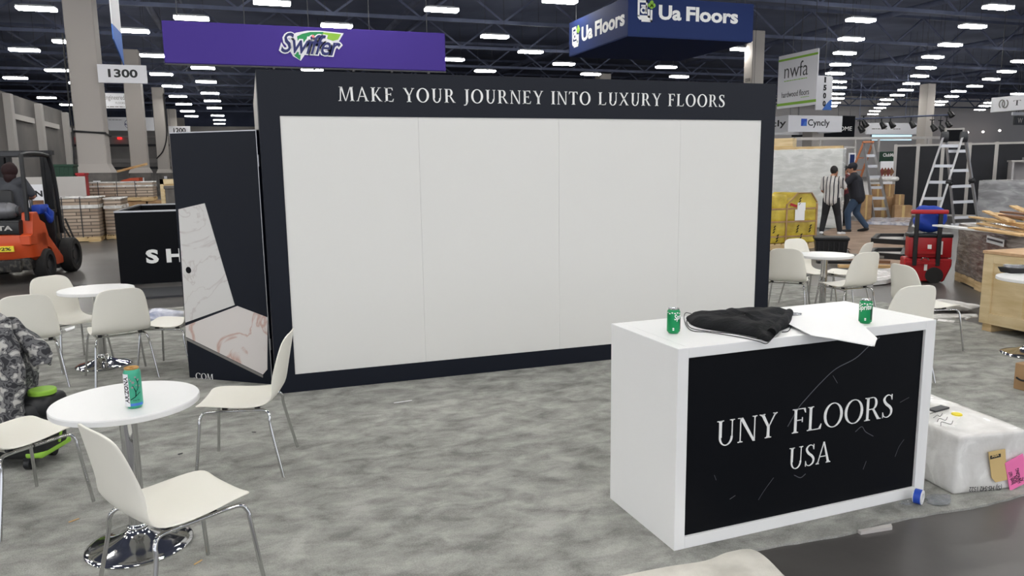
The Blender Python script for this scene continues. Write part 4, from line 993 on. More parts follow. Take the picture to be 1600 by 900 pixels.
fdir = Vector((math.cos(-.13), math.sin(-.13), 0)); fup = Vector((-math.sin(-.13), math.cos(-.13), 0))
p = Vector((FX, FY, 0))+fdir*.04+fup*.78
person('person with dark red hair in a grey shirt driving the orange forklift', (p.x, p.y, .26), -.13, 1.66,
       pose(pelvis=(0, 0, .95), waist=(0, .0, 1.08), chest=(0, .03, 1.26), neck=(0, .04, 1.45), head=(0, .09, 1.59), elL=(-.26, .18, 1.14), wrL=(-.15, .40, 1.12), elR=(.28, .16, 1.14), wrR=(.17, .40, 1.12),
            hipL=(-.10, .05, .92), hipR=(.10, .05, .92), knL=(-.13, .42, .80), knR=(.13, .42, .80), anL=(-.13, .46, .36), anR=(.13, .46, .36), toeL=(-.14, .60, .28), toeR=(.14, .60, .28)),
       dict(shirt='shirt_grey', trousers='jeans', shoe='shoe_black'), hair='hair_red', hairlen=.2)

# ------------------------------------------------------------------ left background: pallets and stored goods
def pallet_wood(mb, w_, d_):
    for y in (0, d_/2-.05, d_-.10): mb.mm((0, y, .02), (w_, y+.10, .10))
    for k in range(7): mb.mm((w_*k/7+.01, 0, .10), (w_*(k+1)/7-.02, d_, .125))
    for k in (0, 3, 6): mb.mm((w_*k/7+.01, 0, 0), (w_*(k+1)/7-.02, d_, .02))
    return mb
def load(label, loc, rz, w_, d_, h_, m='stacked_flooring', wrapped_=True, straps=True):
    t = thing('loaded_pallet', label, 'pallet', loc, rz)
    pallet_wood(MB(), w_, d_).build('pallet', 'wood_pale', t, smooth=False)
    wrapbox((.01, .01, .125), (w_-.01, d_-.01, h_), .012, int(w_*100), 8).build('load', m, t, angle=50)
    if wrapped_:
        mb = MB(); mb.mm((-.004, -.004, h_-.03), (w_+.004, d_+.004, h_+.008), .01, 1).mm((-.006, -.006, h_*.75), (w_+.006, d_+.006, h_*.83), .005, 1).build('film_wrap', 'wrap_white', t, smooth=False)
    if straps:
        mb = MB()
        for k in range(1, 5): mb.mm((w_*k/5, -.009, .125), (w_*k/5+.02, d_+.009, h_+.012))
        mb.build('strap', 'dark_grey', t, smooth=False)
    return t
load('film-wrapped pallet of flooring planks just right of the forklift', (-5.75, 21.8, 0), 0, 2.05, 1.2, 1.14)
load('film-wrapped pallet at the right flank of the strapped flooring pallet', (-3.66, 22.3, 0), 0, .42, 1.3, 1.08, straps=False)
load('pallet of flooring planks lifted on brown cartons behind the strapped pallet', (-5.6, 27.0, .84), 0, 2.65, 1.1, .62, straps=True)
for k, (x, wd, lb) in enumerate(((-4.05, .85, 'brown carton under the raised flooring pallet, behind the navy sign box'), (-3.15, .75, 'brown carton under the raised pallet, right of its twin'), (-5.1, 1.0, 'brown carton under the raised pallet, behind the film-wrapped pallet'))):
    o = wrapbox((0, 0, 0), (wd, .9, .84), .004, k, 4).build('carton', 'cardboard', None, smooth=False); o.location = (x, 27.05, 0); tag(o, lb, 'carton', 'cartons under the raised pallet')
# low white panel with black trim, green bin, red bin behind the forklift
a_, b_ = AT(62, 342-40, 23.6), AT(128, 303, 23.6)
o = MB().mm((0, 0, 0), (2.4, .06, .78)).build('panel', 'light_grey', None, smooth=False); o.location = (b_.x-2.4, 24.2, .88); tag(o, 'pale grey board lying above the flooring pallet behind the forklift mast', 'board')
load('pallet of flooring planks under the pale grey board', (b_.x-2.4, 24.25, 0), 0, 2.3, .9, .86, straps=False)
a_ = AT(88, 286, 26)
def bin_(label, x, y, z, w_, d_, h_, m):
    t = thing('storage_bin', label, 'bin', (x, y, z)); mb = MB(); mb.mm((0, 0, 0), (w_, d_, h_), .02, 1)
    for k in range(int(w_/.12)): mb.mm((.03+k*.12, -.02, .03), (.07+k*.12, 0, h_-.03))
    mb.build('bin_body', m, t, smooth=False); MB().mm((-.02, -.03, h_-.05), (w_+.02, d_+.02, h_+.02), .01, 1).build('rim', m, t, smooth=False); return t
bin_('dark green bin behind the pale board left of the nearest column', a_.x-.2, 26, 0, .68, .7, AT(88, 258, 26).z, 'green_board')
bin_('red bin beside the dark green bin left of the nearest column', a_.x+.52, 26.1, 0, .22, .6, AT(118, 266, 26).z-.1, 'tool_red')
bk = AT(0, 262, 24); o = MB().mm((0, 0, 0), (.8, .05, 1.7), .01, 1).build('board', 'light_grey', None); o.location = (AT(12, 250, 22).x-.95, 22, 0); tag(o, 'pale upright board seen through the forklift cab', 'board')
p = AT(35, 272, 20); sg = thing('floor_sign', 'small white sign with black lettering seen through the forklift guard', 'sign', (p.x, 20, 0))
MB().mm((0, 0, .0), (.04, .04, 1.0)).mm((.36, 0, 0), (.40, .04, 1.0)).build('stand_leg', 'dark_grey', sg, smooth=False)
MB().mm((0, -.02, .95), (.42, 0, 1.5)).build('sign_panel', 'sign_white', sg, smooth=False)
sans_text('lettering', 'LIN', .3, .14, (.06, -.022, 1.22), 'sign_black', sg, .04)
MB().mm((.05, -.023, 1.0), (.37, -.02, 1.14)).build('picture_strip', 'plank_dark', sg, smooth=False)
# black tubular frame in front of the strapped pallet
p = G(96, 380); rk = thing('tube_frame', 'black tubular metal frame standing before the flooring pallet', 'frame', (p.x, 19.2, 0))
mb = MB(); r_ = .02
for x in (0, .55): mb.cyl((x, 0, .02), (x, 0, .64), r_, seg=8)
mb.tube(bez([(-.4, 0, .62), (0, 0, .63), (.55, 0, .62), (.62, 0, .56), (.82, .1, .02)], 6), r_, 8).cyl((.66, 0, .75), (.84, .05, .1), r_, seg=8).cyl((-.4, 0, .03), (.85, 0, .03), r_, seg=8).cyl((-.4, 0, .02), (-.4, 0, .63), r_, seg=8)
mb.build('frame_tubes', 'black_plastic', rk)
# crates right of the column row, plank stack
p = AT(250, 280, 20); o = None
cr2 = thing('open_crate', 'tan wooden crate left of the wide dark door', 'crate', (p.x, 20, 0))
MB().mm((0, 0, .1), (.52, .5, p.z-.03)).build('crate_body', 'wood_pale', cr2, smooth=False)
MB().mm((-.01, -.02, p.z-.12), (.53, 0, p.z)).mm((-.01, -.02, .1), (.07, 0, p.z)).mm((.45, -.02, .1), (.53, 0, p.z)).mm((-.01, -.02, .1), (.53, 0, .2)).build('batten', 'crate_wood', cr2, smooth=False)
MB().mm((.02, 0, 0), (.12, .5, .1)).mm((.4, 0, 0), (.5, .5, .1)).build('skid', 'crate_wood', cr2, smooth=False)
p = AT(257, 292, 19); bin_('grey-green box in front of the tan wooden crate', p.x, 19, 0, .36, .4, p.z, 'plinth')
p = AT(232, 322, 18)
for k in range(7):
    a = random.uniform(-.25, .25); o = MB().mm((-.45, -.06, 0), (.55, .06, .022)).build('loose_plank', ('light_grey', 'plank_dark', 'mid_grey')[k % 3], None, smooth=False)
    o.location = (p.x+.45+random.uniform(-.05, .1), 18.1+.05*k, .86+.024*k); o.rotation_euler = (0, 0, a); tag(o, 'short grey and brown boards in the loose pile behind the navy sign box', 'plank', 'loose boards behind the navy sign box')
o = wrapbox((0, 0, 0), (1.3, .9, .86), .004, 77, 3).build('carton', 'cardboard', None, smooth=False); o.location = (p.x-.2, 17.8, 0); tag(o, 'big brown carton carrying the loose boards behind the navy sign box', 'carton')
# distant orange truck
p = AT(182, 282, 44); tk = thing('lift_truck', 'distant orange lift truck between the first two columns', 'truck', (p.x, 44, 0), 0)
mb = MB(); mb.prism([(0, .3), (0, 1.05), (.2, 1.38), (.62, 1.5), (1.05, 1.52), (1.05, .3)], (1, 0, 0), (0, 0, 1), (0, 0, 0), (0, 1.6, 0)); mb.build('truck_body', 'truck_orange', tk, smooth=False)
MB().mm((.62, -.02, 1.0), (.95, 0, 1.36)).build('vent', 'dark_grey', tk, smooth=False); MB().mm((.3, -.03, 1.18), (.42, 0, 1.26)).build('tail_lamp', 'red_lamp', tk, smooth=False)
for x in (.2, .8): MB().cyl((x, -.1, .25), (x, .15, .25), .25).build('wheel', 'rubber', tk)
o = MB().bar((p.x-.6, 46, 1.75), (p.x+1.3, 46, 2.25), .12, .12).build('long_beam', 'plank_wood', None, smooth=False); tag(o, 'long tan beam above the distant orange truck', 'beam')
for px, py, lb in ((122, 216, 'small red exit light left of the nearest column'), (187, 216, 'small red exit light between the first two columns')):
    q = AT(px, py, 105.85); o = MB().mm((-.22, -.15, -.12), (.22, .15, .12)).ball((0, -.15, 0), .13).build('exit_light', 'red_lamp', None); o.location = q; tag(o, lb, 'exit light', 'red exit lights on the rear wall')

# ------------------------------------------------------------------ hanging signs
def hang_sign(name, label, px0, py0, px1, py1, Y, th=.05, m='sign_white', cable=10.6, cat='sign'):
    a, b_ = AT(px0, py0, Y), AT(px1, py0, Y); z0 = AT(px0, py1, Y).z
    t = thing(name, label, cat, (a.x, Y, z0)); W_, H_ = b_.x-a.x, a.z-z0
    MB().mm((0, 0, 0), (W_, th, H_), min(.01, th/3), 1).build('panel', m, t, smooth=False)
    if cable:
        for x in (.08*W_, .92*W_): MB().cyl((x, th/2, H_-.002), (x, th/2, cable-z0), .012, seg=6).build('cable', 'dark_grey', t)
    return t, W_, H_
def fine_print(par, x, z, wd, h_, m='mid_grey'):
    rnd = random.Random(int(wd*1000)); mb = MB(); u = x
    while u < x+wd-.02:
        k = min(rnd.uniform(.5, 1.6)*h_*2, x+wd-u); mb.mm((u, -.003, z), (u+k, 0, z+h_*.6)); u += k+h_*.5
    return mb.build('fine_print', m, par, smooth=False)
# aisle sign on the nearest column
t, W_, H_ = hang_sign('aisle_sign', 'white aisle sign reading 1300 on the nearest pale column', 151, 100, 228, 129, 28.3, .07, 'sign_white', 0)
sans_text('lettering', '1300', W_*.60, H_*.46, (W_*.21, -.002, H_*.30), 'sign_black', t, bold=.03)
t, W_, H_ = hang_sign('aisle_sign', 'white aisle sign reading 1200 above the wide dark door', 263, 197, 297, 212, 84, .08, 'sign_white')
sans_text('lettering', '1200', W_*.56, H_*.52, (W_*.22, -.002, H_*.3), 'sign_black', t, bold=.03)
# narrow vertical banner, seen edge on
a = AT(176, 0, 20); bn = thing('vertical_banner', 'narrow white and blue banner hanging beside the nearest column', 'banner', (AT(190, 100, 20.5).x, 20.5, AT(190, 100, 20.5).z))
hh = 3.6
MB().mm((-.012, -.95, .75), (.012, .35, hh)).build('white_cloth', 'sign_white', bn, smooth=False)
mb = MB(); mb.prism([(-.95, .75), (.35, .75), (.35, .02), (-.95, .42)], (0, 1, 0), (0, 0, 1), (-.012, 0, 0), (.024, 0, 0)); mb.build('blue_hem', 'logo_blue', bn, smooth=False)
for y in (-.8, .2): MB().cyl((0, y, hh), (0, y, 10.6-bn.location.z), .01, seg=6).build('cable', 'dark_grey', bn)
t, W_, H_ = hang_sign('hanging_sign', 'white sign lettered Engineered between the first two columns', 152, 145, 204, 169, 60, .1)
serif_t = sans_text('lettering', 'Engineered', W_*.62, H_*.40, (W_*.18, -.002, H_*.47), 'mid_grey', t)
sans_text('small_lettering', 'FLOORS', W_*.28, H_*.13, (W_*.52, -.002, H_*.29), 'mid_grey', t); fine_print(t, W_*.12, H_*.08, W_*.66, H_*.09)
a, b_ = AT(164, 183, 75), AT(245, 183, 75); z0 = AT(164, 204, 75).z
t = thing('hanging_sign', 'white sign with clipped corners and a round emblem behind the columns', 'sign', (a.x, 75, z0)); W_, H_ = b_.x-a.x, a.z-z0
MB().prism([(0, H_*.25), (W_*.07, 0), (W_*.97, 0), (W_, H_*.12), (W_, H_*.75), (W_*.96, H_), (W_*.03, H_), (0, H_*.9)], (1, 0, 0), (0, 0, 1), (0, 0, 0), (0, .1, 0)).build('panel', 'sign_white', t, smooth=False)
mb = MB(); [mb.prism(q, (1, 0, 0), (0, 0, 1), (0, -.002, 0), (0, -.004, 0)) for q in ringp(W_*.46, H_*.5, H_*.36, H_*.36, H_*.33, H_*.33)]; mb.build('ring_emblem', 'logo_navy', t, smooth=False)
sans_text('lettering', 'ANNI', W_*.16, H_*.16, (W_*.36, -.003, H_*.4), 'logo_navy', t, .03); fine_print(t, W_*.06, H_*.78, W_*.26, H_*.07)
for x in (.1, .9): MB().cyl((W_*x, .05, H_*.98), (W_*x, .05, 10.6-z0), .015, seg=6).build('cable', 'dark_grey', t)
# purple banner
YB = 20.0
a, b_, c_, d_ = AT(252, 30, YB), AT(257, 98, YB), AT(697, 53, YB), AT(697, 112, YB)
x0, x1, z0, z1 = (a.x+b_.x)/2, d_.x, (b_.z+d_.z)/2, (a.z+c_.z)/2
t = thing('purple_banner', 'long purple hanging banner with white-edged script logo', 'banner', (x0, YB, z0)); W_, H_ = x1-x0, z1-z0
MB().mm((0, 0, 0), (W_, .08, H_), .02, 1).build('banner_panel', 'purple', t, smooth=False)
mb = MB(); mb.mm((0, .01, -.035), (W_, .06, -.0)); 
for k in range(7): mb.mm((W_*(k+.5)/7, .0, -.07), (W_*(k+.5)/7+.05, .07, 0))
mb.build('bottom_rail', 'dark_grey', t, smooth=False)
for k in range(5): MB().cyl((W_*(.05+.22*k), .04, H_), (W_*(.05+.22*k), .04, 10.6-z0), .01, seg=6).build('cable', 'dark_grey', t)
BP = lambda px, py: ((AT(px, py, YB).x-x0), (AT(px, py, YB).z-z0))
def bpoly(name, pts_, m, lift):
    mb = MB(); mb.prism([BP(*p) for p in pts_], (1, 0, 0), (0, 0, 1), (0, -lift, 0), (0, -.004, 0)); return mb.build(name, m, t, smooth=False)
bpoly('white_swoosh', [(452, 56), (463, 51), (480, 48), (500, 48), (537, 52), (533, 59), (529, 66), (480, 80), (470, 95), (458, 88), (452, 78)], 'sign_white', .002)
bpoly('green_swoosh', [(456, 78), (463, 81), (470, 82), (469, 94), (461, 88)], 'logo_green', .008)
bpoly('green_swoosh', [(464, 57), (472, 53), (485, 50), (505, 50), (508, 53), (500, 57), (480, 57), (478, 66), (466, 68)], 'logo_green', .008)
bpoly('lime_swoosh', [(505, 50.5), (533, 53.5), (528, 62), (520, 64), (503, 57)], 'logo_lime', .009)
p0, p1 = BP(439, 82), BP(531, 54)
for nm, off, m_, lift, gx in (('lettering_outline', .075, 'sign_white', .014, .05), ('lettering', .010, 'logo_navy', .022, 0.0)):
    sans_text(nm, 'Swiffer', p1[0]-p0[0]+gx*2, p1[1]-p0[1]+gx, (p0[0]-gx, -lift, p0[1]-gx/2), m_, t, bold=off, shear=.35, spacing=.93, rot=Matrix.Rotation(.035, 4, 'Y'))
q = BP(489, 57); MB().cyl((q[0], -.035, q[1]), (q[0], -.03, q[1]), .035, seg=16).build('pink_dot', 'logo_pink', t)
# navy hanging box sign
N_, L_, R_ = G(981, 55, 5.9), G(888, 88.4, 5.9), G(1177, 65, 5.9)
t = thing('navy_box_sign', 'navy square hanging box sign with white lettering on its sides', 'sign', (N_.x, N_.y, 5.9)); S_ = 4.75; HB = 1.21
wl = MB().mm((0, 0, 0), (S_, .05, HB)).build('front_face', 'sign_navy', t, smooth=False)
MB().mm((0, .05, 0), (.05, S_, HB)).build('side_face', 'sign_navy', t, smooth=False)
MB().mm((S_-.05, .05, 0), (S_, S_, HB)).build('side_face', 'sign_navy', t, smooth=False); MB().mm((.05, S_-.05, 0), (S_-.05, S_, HB)).build('back_face', 'sign_navy', t, smooth=False)
MB().mm((.02, .02, -.03), (S_-.02, S_-.02, 0)).build('underside', 'sign_navy', t, smooth=False)
for x, y in ((.2, .2), (S_-.2, .2), (.2, S_-.2), (S_-.2, S_-.2)): MB().cyl((x, y, HB-.05), (x, y, 10.6-5.9), .012, seg=6).build('cable', 'dark_grey', t)
def ua_logo(par, o, s, rot):
    """white nested square emblem with a green leaf and the sign's lettering; o lower left, s height"""
    mtx = Matrix.Translation(Vector(o)) @ rot
    def put(polys, m, nm, lift=.003):
        mb = MB()
        for q in polys: mb.prism([(x*s, z*s) for x, z in q], (1, 0, 0), (0, 0, 1), (0, -lift, 0), (0, -.006, 0))
        bmesh.ops.transform(mb.bm, matrix=mtx, verts=mb.bm.verts[:]); mb.build(nm, m, par, smooth=False)
    put([rct(0, .28, .1, 1), rct(0, .24, .62, .34), rct(.52, .24, .62, .62), rct(.1, .9, .5, 1), [(0, .24), (.1, .14), (.7, .14), (.62, .24)], rct(.66, .06, .76, .6), rct(.2, .06, .76, .15), rct(.42, .66, .5, 1)]+[q for q in ringp(.3, .56, .16, .15, .08, .07)]+[rct(.4, .42, .48, .78), rct(.18, .72, .46, .8)], 'letter_white', 'emblem')
    put([[(x+.1*math.cos(u), z+.1*math.sin(u)) for u in np.linspace(0, 2*PI, 10, endpoint=False)] for x, z in ((.72, .92), (.62, .8), (.82, .8), (.72, .74))], 'logo_lime', 'leaf', .006)
    sans_text('lettering', 'Ua', s*1.2, s*.66, mtx @ Vector((s*1.1, -.003, s*.19)), 'letter_white', par, bold=.035, rot=rot)
    sans_text('lettering', 'Floors', s*2.86, s*.66, mtx @ Vector((s*2.56, -.003, s*.19)), 'letter_white', par, bold=.035, rot=rot)
ua_logo(t, (.34, 0, .40), .70, Matrix()); ua_logo(t, (0, S_-.30, .20), .78, Matrix.Rotation(-PI/2, 4, 'Z'))
# white banner with green stripes (hangs from chains), aisle marker 1500
a, b_, c_ = AT(1217, 88, 25), AT(1277, 165, 25), AT(1216, 170, 25)
xn0, xn1, zn0, zn1 = 20.0, 22.21, 3.91, 5.93
t = thing('white_banner', 'white hanging banner with green stripes and thin dark lettering', 'banner', (xn0, 25.64, zn0), -PI/2); W_, H_ = xn1-xn0, zn1-zn0
MB().mm((0, 0, 0), (W_, .05, H_)).build('banner_panel', 'sign_white', t, smooth=False)
MB().mm((0, -.004, .1), (W_, 0, .2)).build('green_stripe', 'logo_lime', t, smooth=False); MB().mm((0, -.004, H_-.22), (W_, 0, H_-.14)).build('green_stripe', 'logo_lime', t, smooth=False)
sans_text('lettering', 'nwfa', W_*.60, .56, (W_*.17, -.003, H_*.56), 'dark_grey', t, bold=-.006)
sans_text('lettering', 'hardwood floors', W_*.70, .22, (W_*.12, -.003, H_*.20), 'dark_grey', t)
fine_print(t, W_*.17, H_*.50, W_*.6, .05, 'logo_lime'); fine_print(t, W_*.62, H_*.16, W_*.2, .04, 'logo_lime')
for x in (.1, .9): MB().cyl((W_*x, .025, H_), (W_*x, .025, 10.6-zn0), .012, seg=6).build('cable', 'dark_grey', t)
YM = 27.0; a, d_ = AT(1277, 118, YM), AT(1299, 172, YM)
t = thing('aisle_marker', 'white rounded aisle marker reading 1500 with blue wave at its foot', 'sign', (a.x, YM, d_.z)); W_, H_ = d_.x-a.x, a.z-d_.z
pts_ = [(0, 0), (W_, .0), (W_, H_-.12)]+[(W_-.12+.12*math.cos(u), H_-.12+.12*math.sin(u)) for u in np.linspace(.2, PI/2, 5)]+[(0, H_)]
MB().prism(pts_, (1, 0, 0), (0, 0, 1), (0, 0, 0), (0, .05, 0)).build('panel', 'sign_white', t, smooth=False)
for k, d in enumerate('1500'): sans_text('lettering', d, .16 if d != '1' else .09, .24, (W_*.42-(0 if d != '1' else -.03), -.003, H_*.80-k*.33), 'sign_black', t, bold=.05)
pts_ = [(W_*.40, 0), (W_, 0), (W_, .45), (W_*.85, .40), (W_*.65, .25), (W_*.5, .1)]
MB().prism(pts_, (1, 0, 0), (0, 0, 1), (0, -.004, 0), (0, .003, 0)).build('blue_wave', 'logo_blue', t, smooth=False)
MB().cyl((W_*.5, .025, H_-.02), (W_*.5, .025, 10.6-d_.z), .012, seg=6).build('cable', 'dark_grey', t)
# white two-sided box sign
a, b_, c_ = AT(1234, 180, 29), AT(1315, 180, 29), AT(1234, 206, 29)
t = thing('white_box_sign', 'white hanging box sign with blue square logo and dark lettering', 'sign', (a.x, 29, c_.z)); W_, H_ = b_.x-a.x, a.z-c_.z
MB().mm((0, 0, 0), (W_, .06, H_)).build('front_face', 'sign_white', t, smooth=False); MB().mm((-.06, .0, 0), (0, W_, H_)).build('side_face', 'sign_white', t, smooth=False); MB().mm((0, W_-.06, 0), (W_, W_, H_)).build('back_face', 'sign_white', t, smooth=False); MB().mm((W_, 0, 0), (W_+.06, W_, H_)).build('side_face', 'sign_white', t, smooth=False)
MB().mm((W_*.22, -.005, H_*.36), (W_*.33, 0, H_*.80)).build('blue_square', 'tape_blue', t, smooth=False)
MB().prism([(W_*.25, H_*.36), (W_*.33, H_*.36), (W_*.33, H_*.6), (W_*.29, H_*.65)], (1, 0, 0), (0, 0, 1), (0, -.007, 0), (0, .001, 0)).build('light_facet', 'logo_blue', t, smooth=False)
sans_text('lettering', 'Cyncly', W_*.42, H_*.52, (W_*.35, -.003, H_*.25), 'sign_black', t, bold=.012)
sans_text('lettering', 'Cyncly', W_*.9, H_*.52, (0, 0, 0), 'sign_black', t, bold=.012, rot=Matrix.Translation((-.063, W_*.95, H_*.25)) @ Matrix.Rotation(-PI/2, 4, 'Z'))
for x, y in ((.1, .1), (W_-.1, .1), (.1, W_-.1), (W_-.1, W_-.1)): MB().cyl((x, y, H_-.02), (x, y, 10.6-c_.z), .01, seg=6).build('cable', 'dark_grey', t)
t, W_, H_ = hang_sign('dark_sign', 'dark hanging sign with white lettering behind the white box sign', 1240, 180, 1337, 214, 35, .1, 'ink_black')
sans_text('lettering', 'HOME', W_*.27, H_*.2, (W_*.68, -.003, H_*.30), 'letter_white', t)
# white curved header, glowing screen and stage spotlights
t, W_, H_ = hang_sign('stage_header', 'white header sign above the glowing blue-white screen', 1355, 192, 1433, 210, 45, .15)
fine_print(t, W_*.1, H_*.45, W_*.3, H_*.13); fine_print(t, W_*.52, H_*.45, W_*.15, H_*.13)
t, W_, H_ = hang_sign('display_screen', 'glowing blue-white screen under the white header sign', 1362, 210, 1425, 220, 46, .1, 'dark_grey')
MB().mm((.03, -.006, .03), (W_-.03, 0, H_-.03)).build('lit_surface', 'screen', t, smooth=False)
pa, pb_ = AT(1335, 186, 42), AT(1490, 186, 42)
spots = [(1343, 200), (1377, 194), (1391, 193), (1423, 193), (1456, 198), (1469, 199), (1479, 193), (1483, 177), (1349, 192)]
for k, (px, py) in enumerate(spots):
    q = AT(px, py, 42); t = thing('stage_spotlight', 'black stage spotlight, %s from left in the row near the white header sign' % ORD[k].replace('nearest', 'first'), 'spotlight', q, 0, 'stage spotlights')
    MB().cyl((0, 0, .1), (.05, -.25, -.25), .14, .2, 16).build('lamp_can', 'black_plastic', t); MB().mm((-.03, -.03, 0), (.03, .03, .5)).mm((-.2, -.03, .44), (.2, .03, .5)).build('yoke', 'black_plastic', t)
    zp = pa.z+(pb_.z+.3-pa.z)*(q.x-pa.x)/(pb_.x-pa.x)-q.z
    if zp > .45: MB().cyl((0, 0, .45), (0, 0, zp+.03), .02, seg=8).build('hanger', 'black_plastic', t)
pa, pb_ = AT(1335, 186, 42), AT(1490, 186, 42); mb = MB().cyl(pa, (pb_.x, 42, pb_.z+.3), .06, seg=8)
for f in (.05, .5, .95): mb.cyl(pa.lerp(pb_, f), (pa.lerp(pb_, f).x, 42, 10.6), .02, seg=6)
o = mb.build('lighting_pipe', 'truss_dark', None); tag(o, 'dark lighting pipe carrying the stage spotlights', 'pipe')
# white sign at the far right
a, b_ = AT(1549, 153, 27), AT(1600, 148, 27); z0 = AT(1549, 176, 27).z
t = thing('white_sign', 'white sign with intertwined grey emblem at the far right edge', 'sign', (a.x, 27, z0), -PI/2); U_ = 27-a.x/(b_.x/27); W_, H_ = 1.6*U_, a.z-z0
MB().mm((0, 0, 0), (W_, .3, H_), .01, 1).build('panel', 'sign_white', t, smooth=False)
for x in (.1, .6): MB().cyl((W_*x, .15, H_-.02), (W_*x, .15, 10.6-z0), .012, seg=6).build('cable', 'dark_grey', t)
mb = MB()
for k in range(2): mb.tube([(U_*(.36+.10*k+.085*math.sin(u)), -.02, H_*.52+H_*.27*math.cos(u)*(1 if k else -1)) for u in np.linspace(.5, 5.8, 18)], H_*.035, 6)
mb.build('emblem', 'mid_grey', t); serif_text('lettering', 'THE', U_*.62, H_*.34, (U_*.70, -.003, H_*.34), 'dark_grey', t)
t, W_, H_ = hang_sign('white_sign', 'smaller pale sign below the emblem sign at the far right edge', 1583, 175, 1660, 180, 33, .1)
t, W_, H_ = hang_sign('dark_sign', 'dark small sign under the pale sign at the right photo edge', 1586, 181, 1660, 195, 33.6, .1, 'dark_grey')
sans_text('lettering', 'W', .4, .3, (.25, -.003, .1), 'light_grey', t)
for k, (px, py) in enumerate(((1512, 207), (1536, 206), (1562, 204), (1489, 209))):
    q = AT(px, py, 80); o = MB().ball((0, 0, 0), .16).build('wall_spot', 'spot_glow', None); o.location = q; tag(o, 'small glowing spot on the far right grey wall, %s from left' % ('second', 'third', 'fourth', 'first')[k], 'spot lamp', 'glowing spots on the far wall')

# ------------------------------------------------------------------ right background
def AB(name, label, cat, A, B, group=None, z=0):
    A, B = Vector(A), Vector(B); A.z = B.z = 0; d = B-A
    t = thing(name, label, cat, (A.x, A.y, z), math.atan2(d.y, d.x), group); return t, d.length
def ztop(px, py, A, B):
    d = Vector(B)-Vector(A); return PL(px, py, A, (d.y, -d.x, 0)).z
# tall white film-wrapped panel
A, B = G(1196, 354), G(1311, 358); t, L_ = AB('film_wrapped_board', 'tall white film-wrapped wall panel that the workers hold', 'panel', A, B); H_ = ztop(1300, 232, A, B)
wrapbox((0, 0, .02), (L_, .34, H_), .02, 15, 16).build('wrapped_board', 'wrap_panel', t, angle=60)
MB().mm((.05, .05, H_-.01), (L_-.05, .25, H_+.07)).build('top_board', 'wood_pale', t, smooth=False)
# tan box on top left behind the panel
A2, B2 = G(1196, 352), G(1233, 353); t, L_ = AB('tall_carton', 'tan tall carton behind the white wrapped panel, next to the black wall', 'carton', A2, B2)
MB().mm((0, 0, 0), (L_, .5, ztop(1225, 216, A2, B2)), .01, 1).build('carton_body', 'crate_wood', t, smooth=False); MB().mm((-.01, -.01, ztop(1225, 216, A2, B2)-.3), (L_+.01, 0, ztop(1225, 216, A2, B2)-.22)).build('strap', 'tan_label', t, smooth=False)
# yellow strapped bundles on a pallet
A, B = G(1200, 391), G(1273, 388); t, L_ = AB('yellow_bundles', 'pallet of strapped yellow film-wrapped bundles beside the black wall end', 'pallet', A, B)
zt_ = [ztop(1240, y, A, B) for y in (392, 369, 346, 326, 304)]; zt_[0] = .13
pallet_wood(MB(), L_, .95).build('pallet', 'wood_pale', t, smooth=False)
xs = (0, L_*.36, L_)
for i in range(2):
    for j in range(4):
        x0, x1 = xs[i]+.006, xs[i+1]-.006; z0, z1 = zt_[j]+.004, zt_[j+1]-.004
        if i == 1 and j == 3:
            mb = MB(); mb.prism([(x0, z0), (x1, z0), (x1, z0+(z1-z0)*.45), (x1-.14, z1+.03), (x0+.24, z1+.03), (x0, z0+(z1-z0)*.35)], (1, 0, 0), (0, 0, 1), (0, 0, 0), (0, .9, 0)); bmesh.ops.bevel(mb.bm, geom=mb.bm.edges[:], offset=.015, segments=1, affect='EDGES')
        else: mb = wrapbox((x0, 0, z0), (x1, .9, z1), .008, i*7+j, 4)
        mb.build('bundle', 'yellow_wrap', t)
mb = MB()
for x in xs: mb.mm((x-.018, -.014, .12), (x+.018, .0, zt_[3]+(.1 if x > .01 else .3)))
for z in zt_[1:4]: mb.mm((0, -.016, z-.014), (L_, 0, z+.014))
mb.bar((xs[1], -.008, zt_[3]+.08), (xs[1]+.24, -.008, zt_[4]+.03), .03, .016).bar((L_, -.008, zt_[3]+.12), (L_-.14, -.008, zt_[4]+.03), .03, .016).bar((xs[1]+.24, -.008, zt_[4]+.03), (L_-.14, -.008, zt_[4]+.03), .03, .016)
mb.build('corner_strap', 'cardboard', t, smooth=False)
mb = MB()
for i, j, u in ((0, 0, .5), (0, 1, .3), (1, 1, .38), (1, 1, .8), (1, 3, .42), (1, 0, .5)):
    x = xs[i]+(xs[i+1]-xs[i])*u; z = zt_[j]+(zt_[j+1]-zt_[j])*.25
    for k in range(3): mb.bar((x+.01*k-.03, -.014, z+.055*k), (x+.035+.01*k-.03, -.014, z+.055*k+.04), .03, .008)
mb.build('arrow_print', 'sign_black', t, smooth=False)
x = L_*.53; MB().mm((x, -.02, zt_[2]+.02), (x+.22, -.016, zt_[3]-.02)).mm((x+.05, -.022, zt_[3]-.04), (x+.23, -.017, zt_[3]+.12)).build('paper_notice', 'paper', t, smooth=False)
MB().box((x-.04, -.02, zt_[3]+.07), (.16, .006, .05), Matrix.Rotation(.3, 4, 'Y')).build('red_tape', 'tool_red', t, smooth=False)
